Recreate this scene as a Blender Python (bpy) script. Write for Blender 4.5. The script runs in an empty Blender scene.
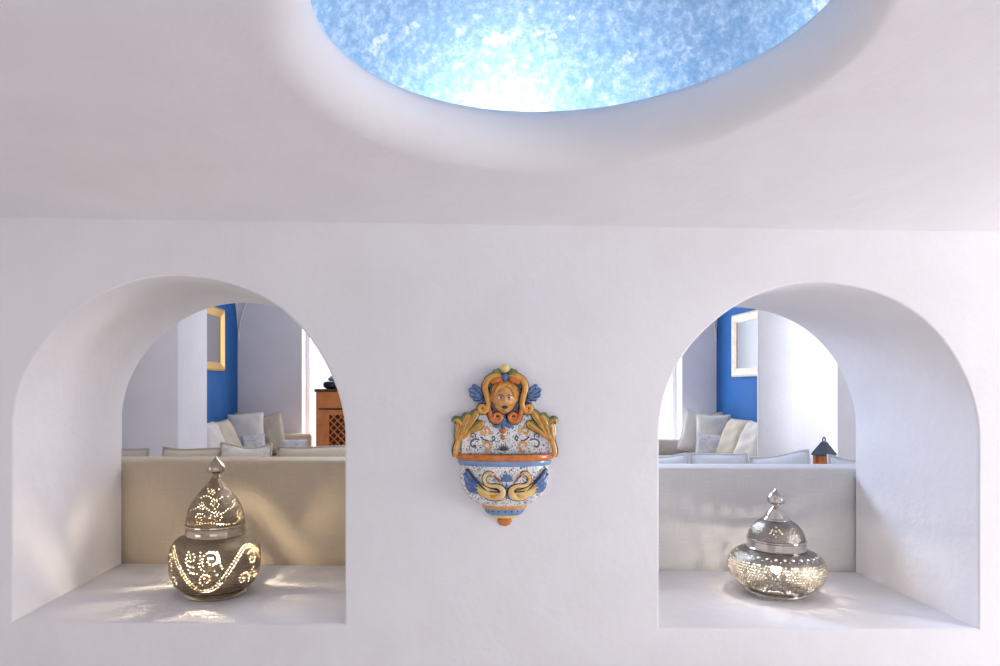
import bpy, bmesh, math, random
import numpy as np
from mathutils import Vector, Matrix, Euler

PI = math.pi
rnd = random.Random(7)
SC = bpy.context.scene
COL = SC.collection
F = 666.667          # focal length in px
CZ = 1.25            # camera height
VX, VY = 452.0, 386.0


def X(px, Y): return (px - VX) / F * Y
def Z(py, Y): return CZ - (py - VY) / F * Y


# ------------------------------------------------------------------ materials
MATS = {}


def mat(name, color, rough=0.5, metal=0.0, bump=0.0, bscale=40.0, var=0.0, vscale=6.0, coat=0.0,
        emit=None, estr=0.0, detail=4.0, var_col=None, spec=0.5):
    m = bpy.data.materials.new(name)
    m.use_nodes = True
    nt = m.node_tree
    b = nt.nodes['Principled BSDF']
    b.inputs['Base Color'].default_value = (*color, 1)
    b.inputs['Roughness'].default_value = rough
    b.inputs['Metallic'].default_value = metal
    b.inputs['Coat Weight'].default_value = coat
    b.inputs['Specular IOR Level'].default_value = spec
    if emit:
        b.inputs['Emission Color'].default_value = (*emit, 1)
        b.inputs['Emission Strength'].default_value = estr
    tc = nt.nodes.new('ShaderNodeTexCoord')
    if bump:
        n = nt.nodes.new('ShaderNodeTexNoise')
        n.inputs['Scale'].default_value = bscale
        n.inputs['Detail'].default_value = detail
        nt.links.new(tc.outputs['Object'], n.inputs['Vector'])
        bp = nt.nodes.new('ShaderNodeBump')
        bp.inputs['Strength'].default_value = bump
        bp.inputs['Distance'].default_value = 0.02
        nt.links.new(n.outputs['Fac'], bp.inputs['Height'])
        nt.links.new(bp.outputs['Normal'], b.inputs['Normal'])
    if var or var_col:
        n2 = nt.nodes.new('ShaderNodeTexNoise')
        n2.inputs['Scale'].default_value = vscale
        n2.inputs['Detail'].default_value = 5
        nt.links.new(tc.outputs['Object'], n2.inputs['Vector'])
        rp = nt.nodes.new('ShaderNodeValToRGB')
        c2 = var_col or tuple(max(0, c * (1 - var)) for c in color)
        rp.color_ramp.elements[0].position = 0.35
        rp.color_ramp.elements[0].color = (*c2, 1)
        rp.color_ramp.elements[1].position = 0.65
        rp.color_ramp.elements[1].color = (*color, 1)
        nt.links.new(n2.outputs['Fac'], rp.inputs['Fac'])
        nt.links.new(rp.outputs['Color'], b.inputs['Base Color'])
    MATS[name] = m
    return m


def fabric(name, color, c2=None, weave=420.0, pattern=None):
    """woven linen: crossed fine waves for bump and a slight slub in colour"""
    m = mat(name, color, rough=0.92, spec=0.15)
    nt = m.node_tree
    b = nt.nodes['Principled BSDF']
    tc = nt.nodes.new('ShaderNodeTexCoord')
    mp = nt.nodes.new('ShaderNodeMapping')
    mp.inputs['Scale'].default_value = (weave, weave, 12)
    nt.links.new(tc.outputs['Object'], mp.inputs['Vector'])
    n = nt.nodes.new('ShaderNodeTexNoise')
    n.inputs['Scale'].default_value = 1.0
    nt.links.new(mp.outputs['Vector'], n.inputs['Vector'])
    mp2 = nt.nodes.new('ShaderNodeMapping')
    mp2.inputs['Scale'].default_value = (12, weave, weave)
    nt.links.new(tc.outputs['Object'], mp2.inputs['Vector'])
    n2 = nt.nodes.new('ShaderNodeTexNoise')
    n2.inputs['Scale'].default_value = 1.0
    nt.links.new(mp2.outputs['Vector'], n2.inputs['Vector'])
    ad = nt.nodes.new('ShaderNodeMath')
    ad.operation = 'ADD'
    nt.links.new(n.outputs['Fac'], ad.inputs[0])
    nt.links.new(n2.outputs['Fac'], ad.inputs[1])
    rp = nt.nodes.new('ShaderNodeMapRange')
    rp.inputs['From Min'].default_value = 0.7
    rp.inputs['From Max'].default_value = 1.3
    nt.links.new(ad.outputs[0], rp.inputs['Value'])
    mx = nt.nodes.new('ShaderNodeMix')
    mx.data_type = 'RGBA'
    c2 = c2 or tuple(c * 0.86 for c in color)
    mx.inputs[6].default_value = (*c2, 1)
    mx.inputs[7].default_value = (*color, 1)
    nt.links.new(rp.outputs['Result'], mx.inputs[0])
    out = mx.outputs[2]
    if pattern:
        vo = nt.nodes.new('ShaderNodeTexNoise')
        vo.inputs['Scale'].default_value = 22
        vo.inputs['Detail'].default_value = 2
        vo.inputs['Distortion'].default_value = 1.5
        nt.links.new(tc.outputs['Object'], vo.inputs['Vector'])
        r2 = nt.nodes.new('ShaderNodeValToRGB')
        r2.color_ramp.elements[0].position = 0.52
        r2.color_ramp.elements[0].color = (0, 0, 0, 1)
        r2.color_ramp.elements[1].position = 0.58
        r2.color_ramp.elements[1].color = (1, 1, 1, 1)
        nt.links.new(vo.outputs['Fac'], r2.inputs['Fac'])
        m2 = nt.nodes.new('ShaderNodeMix')
        m2.data_type = 'RGBA'
        m2.inputs[7].default_value = (*pattern, 1)
        nt.links.new(r2.outputs['Color'], m2.inputs[0])
        nt.links.new(out, m2.inputs[6])
        out = m2.outputs[2]
    nt.links.new(out, b.inputs['Base Color'])
    bp = nt.nodes.new('ShaderNodeBump')
    bp.inputs['Strength'].default_value = 0.25
    bp.inputs['Distance'].default_value = 0.002
    nt.links.new(ad.outputs[0], bp.inputs['Height'])
    nt.links.new(bp.outputs['Normal'], b.inputs['Normal'])
    return m


def plaster(name, color, c2):
    m = mat(name, color, rough=0.75, spec=0.25)
    nt = m.node_tree
    b = nt.nodes['Principled BSDF']
    tc = nt.nodes.new('ShaderNodeTexCoord')
    a = nt.nodes.new('ShaderNodeTexNoise')
    a.inputs['Scale'].default_value = 5.0
    a.inputs['Detail'].default_value = 6
    a.inputs['Roughness'].default_value = 0.55
    nt.links.new(tc.outputs['Object'], a.inputs['Vector'])
    f = nt.nodes.new('ShaderNodeTexNoise')
    f.inputs['Scale'].default_value = 60.0
    f.inputs['Detail'].default_value = 5
    nt.links.new(tc.outputs['Object'], f.inputs['Vector'])
    b1 = nt.nodes.new('ShaderNodeBump')
    b1.inputs['Strength'].default_value = 0.22
    b1.inputs['Distance'].default_value = 0.03
    nt.links.new(a.outputs['Fac'], b1.inputs['Height'])
    b2 = nt.nodes.new('ShaderNodeBump')
    b2.inputs['Strength'].default_value = 0.10
    b2.inputs['Distance'].default_value = 0.004
    nt.links.new(f.outputs['Fac'], b2.inputs['Height'])
    nt.links.new(b1.outputs['Normal'], b2.inputs['Normal'])
    nt.links.new(b2.outputs['Normal'], b.inputs['Normal'])
    rp = nt.nodes.new('ShaderNodeValToRGB')
    rp.color_ramp.elements[0].position = 0.3
    rp.color_ramp.elements[0].color = (*c2, 1)
    rp.color_ramp.elements[1].position = 0.6
    rp.color_ramp.elements[1].color = (*color, 1)
    nt.links.new(a.outputs['Fac'], rp.inputs['Fac'])
    nt.links.new(rp.outputs['Color'], b.inputs['Base Color'])
    return m


def dome_paint():
    m = mat('dome_blue_paint', (0.2, 0.5, 0.85), rough=0.6)
    nt = m.node_tree
    b = nt.nodes['Principled BSDF']
    tc = nt.nodes.new('ShaderNodeTexCoord')
    n = nt.nodes.new('ShaderNodeTexNoise')
    n.inputs['Scale'].default_value = 46
    n.inputs['Detail'].default_value = 8
    n.inputs['Roughness'].default_value = 0.72
    n.inputs['Distortion'].default_value = 0.15
    nt.links.new(tc.outputs['Object'], n.inputs['Vector'])
    rp = nt.nodes.new('ShaderNodeValToRGB')
    cr = rp.color_ramp
    cr.elements[0].position = 0.30
    cr.elements[0].color = (0.17, 0.34, 0.55, 1)
    cr.elements[1].position = 0.72
    cr.elements[1].color = (0.85, 0.9, 0.95, 1)
    e = cr.elements.new(0.48)
    e.color = (0.30, 0.47, 0.67, 1)
    e = cr.elements.new(0.58)
    e.color = (0.46, 0.61, 0.77, 1)
    nt.links.new(n.outputs['Fac'], rp.inputs['Fac'])
    # worn white patches
    p = nt.nodes.new('ShaderNodeTexNoise')
    p.inputs['Scale'].default_value = 13
    p.inputs['Detail'].default_value = 6
    p.inputs['Roughness'].default_value = 0.65
    nt.links.new(tc.outputs['Object'], p.inputs['Vector'])
    pr = nt.nodes.new('ShaderNodeValToRGB')
    pr.color_ramp.elements[0].position = 0.60
    pr.color_ramp.elements[0].color = (0, 0, 0, 1)
    pr.color_ramp.elements[1].position = 0.66
    pr.color_ramp.elements[1].color = (0.85, 0.85, 0.85, 1)
    nt.links.new(p.outputs['Fac'], pr.inputs['Fac'])
    mx = nt.nodes.new('ShaderNodeMix')
    mx.data_type = 'RGBA'
    mx.inputs[7].default_value = (0.86, 0.9, 0.95, 1)
    nt.links.new(pr.outputs['Color'], mx.inputs[0])
    nt.links.new(rp.outputs['Color'], mx.inputs[6])
    nt.links.new(mx.outputs[2], b.inputs['Base Color'])
    bp = nt.nodes.new('ShaderNodeBump')
    bp.inputs['Strength'].default_value = 0.4
    bp.inputs['Distance'].default_value = 0.006
    nt.links.new(n.outputs['Fac'], bp.inputs['Height'])
    nt.links.new(bp.outputs['Normal'], b.inputs['Normal'])
    return m


def majolica():
    """white tin glaze with little navy and ochre brush flecks"""
    m = mat('painted_majolica', (0.8, 0.8, 0.78), rough=0.22, coat=0.3)
    nt = m.node_tree
    b = nt.nodes['Principled BSDF']
    tc = nt.nodes.new('ShaderNodeTexCoord')
    last = None

    def layer(scale, lo, hi, col, prev, dist, seed):
        mp = nt.nodes.new('ShaderNodeMapping')
        mp.inputs['Location'].default_value = (seed, seed * 2, seed * 3)
        nt.links.new(tc.outputs['Object'], mp.inputs['Vector'])
        n = nt.nodes.new('ShaderNodeTexNoise')
        n.inputs['Scale'].default_value = scale
        n.inputs['Detail'].default_value = 1.5
        n.inputs['Distortion'].default_value = dist
        nt.links.new(mp.outputs['Vector'], n.inputs['Vector'])
        r = nt.nodes.new('ShaderNodeValToRGB')
        r.color_ramp.elements[0].position = lo
        r.color_ramp.elements[0].color = (0, 0, 0, 1)
        r.color_ramp.elements[1].position = hi
        r.color_ramp.elements[1].color = (1, 1, 1, 1)
        nt.links.new(n.outputs['Fac'], r.inputs['Fac'])
        mx = nt.nodes.new('ShaderNodeMix')
        mx.data_type = 'RGBA'
        mx.inputs[7].default_value = (*col, 1)
        if prev is None:
            mx.inputs[6].default_value = (0.80, 0.80, 0.79, 1)
        else:
            nt.links.new(prev, mx.inputs[6])
        nt.links.new(r.outputs['Color'], mx.inputs[0])
        return mx.outputs[2]
    last = layer(130, 0.64, 0.66, (0.62, 0.30, 0.16), None, 1.0, 3.1)
    last = layer(140, 0.605, 0.63, (0.045, 0.075, 0.24), last, 1.2, 0.4)
    last = layer(190, 0.625, 0.65, (0.02, 0.022, 0.07), last, 0.6, 7.7)
    nt.links.new(last, b.inputs['Base Color'])
    return m


M_wall = plaster('white_plaster', (0.795, 0.78, 0.81), (0.765, 0.75, 0.775))
M_blue = plaster('blue_plaster', (0.024, 0.135, 0.40), (0.021, 0.12, 0.37))
M_dome = dome_paint()
M_floor = mat('pale_floor_tile', (0.86, 0.815, 0.785), rough=0.4, bump=0.05, bscale=8)
M_beige = fabric('beige_linen', (0.66, 0.565, 0.43))
M_greyl = fabric('pale_grey_linen', (0.74, 0.73, 0.73))
M_white = fabric('off_white_linen', (0.80, 0.77, 0.72))
M_sand = fabric('sand_linen', (0.66, 0.59, 0.48))
M_cool = fabric('cool_white_linen', (0.74, 0.76, 0.80))
M_patt = fabric('blue_patterned_linen', (0.78, 0.78, 0.80), pattern=(0.60, 0.62, 0.69))
M_quilt = fabric('whitish_quilt', (0.79, 0.76, 0.73), pattern=(0.64, 0.61, 0.60))
M_taupe = fabric('taupe_linen', (0.55, 0.50, 0.45))
M_gold = mat('gilded_wood', (0.80, 0.52, 0.16), rough=0.35, metal=0.35, bump=0.15, bscale=60)
M_palef = mat('whitewashed_wood', (0.82, 0.74, 0.60), rough=0.5, bump=0.15, bscale=60, var_col=(0.74, 0.64, 0.5), vscale=20)
M_mirror = mat('mirror_glass', (0.29, 0.29, 0.315), rough=0.3, metal=0.12)
M_wood = mat('orange_brown_wood', (0.66, 0.22, 0.05), rough=0.4, coat=0.2, var_col=(0.54, 0.16, 0.035), vscale=9)
M_woodd = mat('dark_recess_wood', (0.10, 0.028, 0.010), rough=0.7)
M_leg = mat('dark_wood_leg', (0.09, 0.05, 0.03), rough=0.5)
M_black = mat('blackened_metal', (0.018, 0.028, 0.045), rough=0.35, metal=0.3)
M_tealt = mat('pale_teal_glass', (0.25, 0.45, 0.52), rough=0.2)
M_steel = mat('zinc_sheet', (0.10, 0.125, 0.17), rough=0.3, metal=0.5)
M_copper = mat('copper_brown', (0.62, 0.23, 0.08), rough=0.4, metal=0.3)
M_lwood = mat('side_table_wood', (0.62, 0.55, 0.46), rough=0.5)
M_frame = mat('white_window_paint', (0.80, 0.80, 0.82), rough=0.4)
M_void = mat('shadow_grey', (0.05, 0.05, 0.05), rough=0.9)


def metal(name, col, rough, stip, amt=0.9):
    m = mat(name, col, rough=rough, metal=1.0)
    nt = m.node_tree
    b = nt.nodes['Principled BSDF']
    tc = nt.nodes.new('ShaderNodeTexCoord')
    v = nt.nodes.new('ShaderNodeTexVoronoi')
    v.inputs['Scale'].default_value = stip
    nt.links.new(tc.outputs['Object'], v.inputs['Vector'])
    bp = nt.nodes.new('ShaderNodeBump')
    bp.inputs['Strength'].default_value = amt
    bp.inputs['Distance'].default_value = 0.003
    nt.links.new(v.outputs['Distance'], bp.inputs['Height'])
    nt.links.new(bp.outputs['Normal'], b.inputs['Normal'])
    n = nt.nodes.new('ShaderNodeTexNoise')
    n.inputs['Scale'].default_value = 30
    nt.links.new(tc.outputs['Object'], n.inputs['Vector'])
    rp = nt.nodes.new('ShaderNodeValToRGB')
    rp.color_ramp.elements[0].position = 0.3
    rp.color_ramp.elements[0].color = (*[c * 0.8 for c in col], 1)
    rp.color_ramp.elements[1].position = 0.7
    rp.color_ramp.elements[1].color = (*col, 1)
    nt.links.new(n.outputs['Fac'], rp.inputs['Fac'])
    nt.links.new(rp.outputs['Color'], b.inputs['Base Color'])
    return m


M_nickA = metal('stippled_antique_nickel', (0.32, 0.25, 0.165), 0.26, 260)
M_nickAp = mat('polished_antique_nickel', (0.50, 0.43, 0.34), rough=0.14, metal=1.0)
M_nickB = metal('stippled_silver_nickel', (0.33, 0.305, 0.27), 0.24, 420, 0.25)
M_nickBp = mat('polished_silver_nickel', (0.54, 0.51, 0.475), rough=0.13, metal=1.0)
M_inner = mat('added_matte_lining', (0.20, 0.18, 0.15), rough=0.7)  # coating added inside the lamp shells so the holes look evenly bright
M_bulbA = mat('warm_bulb_glow', (1, 0.9, 0.7), emit=(1.0, 0.82, 0.58), estr=640)
M_bulbB = mat('white_bulb_glow', (1, 0.95, 0.85), emit=(1.0, 0.88, 0.72), estr=430)

# ceramic colours
K = dict(rough=0.22, coat=0.35)
C_maj = majolica()
C_white = mat('white_glaze', (0.80, 0.79, 0.76), **K)
C_oran = mat('orange_glaze', (0.66, 0.215, 0.035), var_col=(0.50, 0.125, 0.018), vscale=60, **K)
C_yell = mat('ochre_yellow_glaze', (0.74, 0.40, 0.075), var_col=(0.62, 0.235, 0.035), vscale=70, **K)
C_skin = mat('honey_skin_glaze', (0.74, 0.43, 0.14), var_col=(0.58, 0.24, 0.06), vscale=60, **K)
C_pale = mat('pale_yellow_glaze', (0.80, 0.66, 0.28), var_col=(0.80, 0.50, 0.14), vscale=60, **K)
C_swan = mat('cream_glaze', (0.80, 0.62, 0.30), var_col=(0.78, 0.45, 0.14), vscale=35, **K)
C_green = mat('olive_green_glaze', (0.20, 0.27, 0.06), var_col=(0.10, 0.17, 0.04), vscale=80, **K)
C_blue = mat('cobalt_blue_glaze', (0.10, 0.22, 0.50), var_col=(0.06, 0.13, 0.34), vscale=80, **K)
C_lblue = mat('sky_blue_glaze', (0.11, 0.215, 0.44), var_col=(0.06, 0.125, 0.32), vscale=80, **K)
C_band = mat('powder_blue_glaze', (0.20, 0.33, 0.56), var_col=(0.14, 0.25, 0.47), vscale=40, **K)
C_navy = mat('navy_glaze', (0.018, 0.020, 0.055), **K)
C_rust = mat('rust_red_glaze', (0.34, 0.07, 0.02), **K)


# ------------------------------------------------------------------ mesh builder
class MB:
    def __init__(s):
        s.v, s.f, s.m = [], [], []

    def add(s, vs, fs, mi=0):
        o = len(s.v)
        s.v += [tuple(p) for p in vs]
        s.f += [tuple(i + o for i in f) for f in fs]
        s.m += [mi] * len(fs)

    def box(s, a, b, mi=0):
        x0, y0, z0 = a
        x1, y1, z1 = b
        s.add([(x0, y0, z0), (x1, y0, z0), (x1, y1, z0), (x0, y1, z0), (x0, y0, z1), (x1, y0, z1), (x1, y1, z1), (x0, y1, z1)],
              [(0, 3, 2, 1), (4, 5, 6, 7), (0, 1, 5, 4), (1, 2, 6, 5), (2, 3, 7, 6), (3, 0, 4, 7)], mi)

    def rbox(s, a, b, r, mi=0, seg=3):
        """rounded box"""
        bm = bmesh.new()
        bmesh.ops.create_cube(bm, size=1)
        for v in bm.verts:
            for i in range(3):
                v.co[i] = a[i] + (v.co[i] + .5) * (b[i] - a[i])
        bmesh.ops.bevel(bm, geom=bm.edges[:], offset=r, segments=seg, affect='EDGES', profile=.5)
        bm.verts.index_update()
        s.add([v.co[:] for v in bm.verts], [[v.index for v in f.verts] for f in bm.faces], mi)
        bm.free()

    def tube(s, path, rad, n=10, mi=0, closed=False, flat=(1, 1)):
        P = [Vector(p) for p in path]
        if not hasattr(rad, '__len__'):
            rad = [rad] * len(P)
        N = len(P)
        vs = []
        up = None
        for i in range(N):
            if closed:
                t = P[(i + 1) % N] - P[i - 1]
            else:
                t = P[min(i + 1, N - 1)] - P[max(i - 1, 0)]
            if t.length < 1e-9:
                t = Vector((0, 0, 1))
            t.normalize()
            if up is None:
                up = Vector((0, 1, 0)) if abs(t.y) < .9 else Vector((1, 0, 0))
            up = (up - t * up.dot(t))
            if up.length < 1e-6:
                up = t.orthogonal()
            up.normalize()
            sd = t.cross(up)
            for k in range(n):
                a = 2 * PI * k / n
                vs.append(P[i] + (up * math.cos(a) * flat[0] + sd * math.sin(a) * flat[1]) * rad[i])
        fs = []
        for i in range(N if closed else N - 1):
            j = (i + 1) % N
            for k in range(n):
                fs.append((i * n + k, i * n + (k + 1) % n, j * n + (k + 1) % n, j * n + k))
        if not closed:
            fs.append(tuple(range(n - 1, -1, -1)))
            fs.append(tuple((N - 1) * n + k for k in range(n)))
        s.add(vs, fs, mi)

    def ball(s, c, r, mi=0, n=16, m=10, rot=None):
        if not hasattr(r, '__len__'):
            r = (r, r, r)
        vs = []
        R = rot or Matrix.Identity(3)
        for i in range(m + 1):
            ph = PI * i / m
            for k in range(n):
                a = 2 * PI * k / n
                vs.append(Vector(c) + R @ Vector((r[0] * math.sin(ph) * math.cos(a), r[1] * math.sin(ph) * math.sin(a), r[2] * math.cos(ph))))
        fs = []
        for i in range(m):
            for k in range(n):
                fs.append((i * n + k, (i + 1) * n + k, (i + 1) * n + (k + 1) % n, i * n + (k + 1) % n))
        s.add(vs, fs, mi)

    def lathe(s, prof, n=48, mi=0, c=(0, 0, 0), arc=(0, 2 * PI), sc=(1, 1)):
        full = abs(arc[1] - arc[0] - 2 * PI) < 1e-6
        cols = n if full else n + 1
        vs = []
        for (r, z) in prof:
            for k in range(cols):
                a = arc[0] + (arc[1] - arc[0]) * k / n
                vs.append((c[0] + r * math.cos(a) * sc[0], c[1] + r * math.sin(a) * sc[1], c[2] + z))
        fs = []
        for i in range(len(prof) - 1):
            for k in range(n):
                k2 = (k + 1) % cols
                fs.append((i * cols + k, i * cols + k2, (i + 1) * cols + k2, (i + 1) * cols + k))
        s.add(vs, fs, mi)

    def slab(s, pts, y0, y1, mi=0, inset=0.0):
        """outline in x,z extruded from y0 (back) to y1 (front), front edge inset for a soft relief"""
        n = len(pts)
        cx = sum(p[0] for p in pts) / n
        cz = sum(p[1] for p in pts) / n
        vs = [(p[0], y0, p[1]) for p in pts]
        ym = y0 + (y1 - y0) * .6
        vs += [(p[0], ym, p[1]) for p in pts]
        vs += [(p[0] + (cx - p[0]) * inset, y1, p[1] + (cz - p[1]) * inset) for p in pts]
        vs.append((cx, y1 + (y1 - y0) * .15 * (1 if inset else 0), cz))
        fs = []
        for L in range(2):
            for i in range(n):
                j = (i + 1) % n
                fs.append((L * n + i, L * n + j, (L + 1) * n + j, (L + 1) * n + i))
        for i in range(n):
            fs.append((2 * n + i, 2 * n + (i + 1) % n, 3 * n))
        fs.append(tuple(range(n - 1, -1, -1)))
        s.add(vs, fs, mi)

    def build(s, name, mats, parent=None, smooth=True, angle=40, weld=True, norm=True):
        if not isinstance(mats, (list, tuple)):
            mats = [mats]
        me = bpy.data.meshes.new(name)
        me.from_pydata(s.v, [], s.f)
        for m in mats:
            me.materials.append(m)
        me.polygons.foreach_set('material_index', s.m)
        if norm:
            bm = bmesh.new()
            bm.from_mesh(me)
            if weld:
                bmesh.ops.remove_doubles(bm, verts=bm.verts, dist=1e-6)
            bmesh.ops.recalc_face_normals(bm, faces=bm.faces)
            bm.to_mesh(me)
            bm.free()
        if smooth:
            me.polygons.foreach_set('use_smooth', [True] * len(me.polygons))
            me.set_sharp_from_angle(angle=math.radians(angle))
        me.update()
        o = bpy.data.objects.new(name, me)
        COL.objects.link(o)
        if parent:
            o.parent = parent
        return o


def tag(o, label=None, cat=None, group=None, kind=None):
    if label: o['label'] = label
    if cat: o['category'] = cat
    if group: o['group'] = group
    if kind: o['kind'] = kind
    return o


def empty(name, loc, label, cat, group=None, rot=(0, 0, 0)):
    o = bpy.data.objects.new(name, None)
    o.empty_display_size = 0.1
    COL.objects.link(o)
    o.location = loc
    o.rotation_euler = rot
    return tag(o, label, cat, group)


def struct(o, label):
    return tag(o, label, None, None, 'structure')


# ------------------------------------------------------------------ the middle wall with its two arched openings
WY, WB = 1.96, 2.59
TH = WB - WY


def wall_back_y(x): return 2.590 - 0.018 * x


def arch_outline(xl, xr, bl, br, apex):
    x0, x1 = X(xl, WY), X(xr, WY)
    r = (x1 - x0) / 2
    cx = (x0 + x1) / 2
    zt = Z(apex, WY)
    zs = zt - r
    pts = [(x0, Z(bl, WY)), (x1, Z(br, WY))]
    for i in range(0, 65):
        a = PI * i / 64
        wob = 0.0022 * math.sin(3.1 * a + xl) + 0.0015 * math.sin(7 * a + 1.3)
        pts.append((cx + (r + wob) * math.cos(a), zs + (r + wob) * math.sin(a)))
    return pts


def spline(cv, pts):
    sp = cv.splines.new('POLY')
    sp.points.add(len(pts) - 1)
    for p, q in zip(sp.points, pts):
        p.co = (q[0], q[1], 0, 1)
    sp.use_cyclic_u = True


def make_wall():
    cv = bpy.data.curves.new('wall_middle', 'CURVE')
    cv.dimensions = '2D'
    cv.fill_mode = 'BOTH'
    bev = 0.007
    cv.bevel_depth = bev
    cv.bevel_resolution = 3
    cv.extrude = TH / 2 - bev
    cv.offset = -bev
    spline(cv, [(-3.0, 0), (3.4, 0), (3.4, 2.05), (-3.0, 2.05)])
    spline(cv, arch_outline(12, 345, 622, 624, 275))
    spline(cv, arch_outline(659, 979, 628, 629, 282))
    oc = bpy.data.objects.new('tmp', cv)
    COL.objects.link(oc)
    bpy.context.view_layer.update()
    dg = bpy.context.evaluated_depsgraph_get()
    me = bpy.data.meshes.new_from_object(oc.evaluated_get(dg))
    bpy.data.objects.remove(oc)
    bm = bmesh.new()
    bm.from_mesh(me)
    for v in bm.verts:
        x, y, z = v.co
        t = (z + TH / 2) / TH            # 0 front .. 1 back
        yy = WY + t * (wall_back_y(x) - WY)
        v.co = (x, yy, y)
    bmesh.ops.remove_doubles(bm, verts=bm.verts, dist=1e-5)
    bmesh.ops.recalc_face_normals(bm, faces=bm.faces)
    bm.to_mesh(me)
    bm.free()
    me.name = 'wall_middle'
    me.materials.clear()
    me.materials.append(M_wall)
    me.polygons.foreach_set('material_index', [0] * len(me.polygons))
    me.polygons.foreach_set('use_smooth', [True] * len(me.polygons))
    me.set_sharp_from_angle(angle=math.radians(28))
    o = bpy.data.objects.new('wall_middle', me)
    COL.objects.link(o)
    struct(o, 'thick white plaster wall with two arched see-through niches')


make_wall()

# ------------------------------------------------------------------ ceiling with round oculus and blue dome
OC = (0.198, 1.139)
LR, LZ = 0.434, CZ + 0.64


def crease(x): return 1.744 - 0.0141 * (x + 1.328)


def HC(x, y):
    s = max(0.0, WY - y)
    return crease(x) + 0.10 * (1 - math.exp(-s / 0.35))


def make_ceiling():
    n = 128
    mb = MB()
    rings = []
    ocx, ocy, orad = OC[0] - 0.012, OC[1] + 0.03, 0.505

    def rect_hit(th):
        c, s = math.cos(th), math.sin(th)
        t = 1e9
        for (lim, comp, o) in ((3.4, c, ocx), (-3.0, c, ocx), (WY + .004, s, ocy), (-1.3, s, ocy)):
            if abs(comp) > 1e-9:
                q = (lim - o) / comp
                if q > 0:
                    t = min(t, q)
        return (ocx + c * t, ocy + s * t)
    # angles, with the rectangle corners inserted
    ths = [2 * PI * k / n for k in range(n)]
    for (x, y) in ((3.4, WY + .004), (-3.0, WY + .004), (-3.0, -1.3), (3.4, -1.3)):
        ths.append(math.atan2(y - ocy, x - ocx) % (2 * PI))
    ths = sorted(ths)
    cols = len(ths)
    outer = [rect_hit(t) for t in ths]
    fil = [(ocx + orad * math.cos(t), ocy + orad * math.sin(t)) for t in ths]
    lip = [(OC[0] + LR * math.cos(t), OC[1] + LR * math.sin(t)) for t in ths]
    NT = 22
    for i in range(NT + 1):
        t = 1 - (i / NT)
        t = t ** 1.6
        ring = []
        for k in range(cols):
            x = fil[k][0] + (outer[k][0] - fil[k][0]) * t
            y = fil[k][1] + (outer[k][1] - fil[k][1]) * t
            ring.append((x, y, HC(x, y)))
        rings.append(ring)
    NF = 14
    for i in range(1, NF + 1):
        a = PI / 2 * i / NF
        fh, fv = math.sin(a), 1 - math.cos(a)
        ring = []
        for k in range(cols):
            x = fil[k][0] + (lip[k][0] - fil[k][0]) * fh
            y = fil[k][1] + (lip[k][1] - fil[k][1]) * fh
            z0 = HC(fil[k][0], fil[k][1])
            ring.append((x, y, z0 + (LZ - z0) * fv))
        rings.append(ring)
    for (dr, dz) in ((0.006, 0.010), (0.018, 0.012), (0.026, 0.0), (0.03, -0.02), (0.20, -0.02)):
        rings.append([(OC[0] + (LR + dr) * math.cos(t), OC[1] + (LR + dr) * math.sin(t), LZ + dz) for t in ths])
    vs = [p for r in rings for p in r]
    fs = []
    for i in range(len(rings) - 1):
        for k in range(cols):
            k2 = (k + 1) % cols
            fs.append((i * cols + k, i * cols + k2, (i + 1) * cols + k2, (i + 1) * cols + k))
    mb.add(vs, fs)
    o = mb.build('ceiling', M_wall, angle=50)
    struct(o, 'white vaulted plaster ceiling with a soft rounded oculus rim')
    # dome
    mb = MB()
    prof = []
    for i in range(33):
        a = PI / 2 * i / 32
        prof.append((0.63 * math.cos(a) + 1e-4, -0.025 + 0.42 * math.sin(a)))
    mb.lathe(prof, 96, 0, (OC[0], OC[1], LZ))
    # solid outside shell so that no daylight leaks in
    prof2 = [(r + .04, z + .04 * (i / 32)) for i, (r, z) in enumerate(prof)]
    mb.lathe(prof2, 96, 0, (OC[0], OC[1], LZ))
    o = mb.build('ceiling_dome', M_dome)
    struct(o, 'shallow dome painted mottled blue and white above the oculus')


make_ceiling()

mb = MB()
mb.box((-6, -4, -0.1), (6, 8, 0))
struct(mb.build('floor', M_floor), 'pale floor')

# front room: side walls with windows, rear wall with a doorway
def side_wall(name, xa, xb, y0, y1, z0, z1, label):
    mb = MB()
    mb.box((xa, -1.3, 0), (xb, y0, 2.05))
    mb.box((xa, y1, 0), (xb, WY + .3, 2.05))
    mb.box((xa, y0, 0), (xb, y1, z0))
    mb.box((xa, y0, z1), (xb, y1, 2.05))
    struct(mb.build(name, M_wall, smooth=False), label)


side_wall('wall_front_left', -3.2, -3.0, -.6, 1.0, .5, 1.68, 'white plaster side wall of the front room with a window')
side_wall('wall_front_right', 3.4, 3.6, -.5, 1.35, .45, 1.68, 'white plaster side wall of the front room with a wide window')
mb = MB()
mb.box((-3.2, -1.5, 0), (-.9, -1.3, 2.05))
mb.box((.9, -1.5, 0), (3.6, -1.3, 2.05))
mb.box((-.9, -1.5, 1.7), (.9, -1.3, 2.05))
struct(mb.build('wall_front_rear', M_wall, smooth=False), 'white plaster rear wall of the front room with a doorway')

# ------------------------------------------------------------------ back room shell
XL, XR, YF = -2.40, 2.96, 7.45
HT = 2.75
PY = 5.82

# left wall with blue bay
mb = MB()
mb.box((XL - .3, 2.62, 0), (XL, YF + .3, HT))


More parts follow.
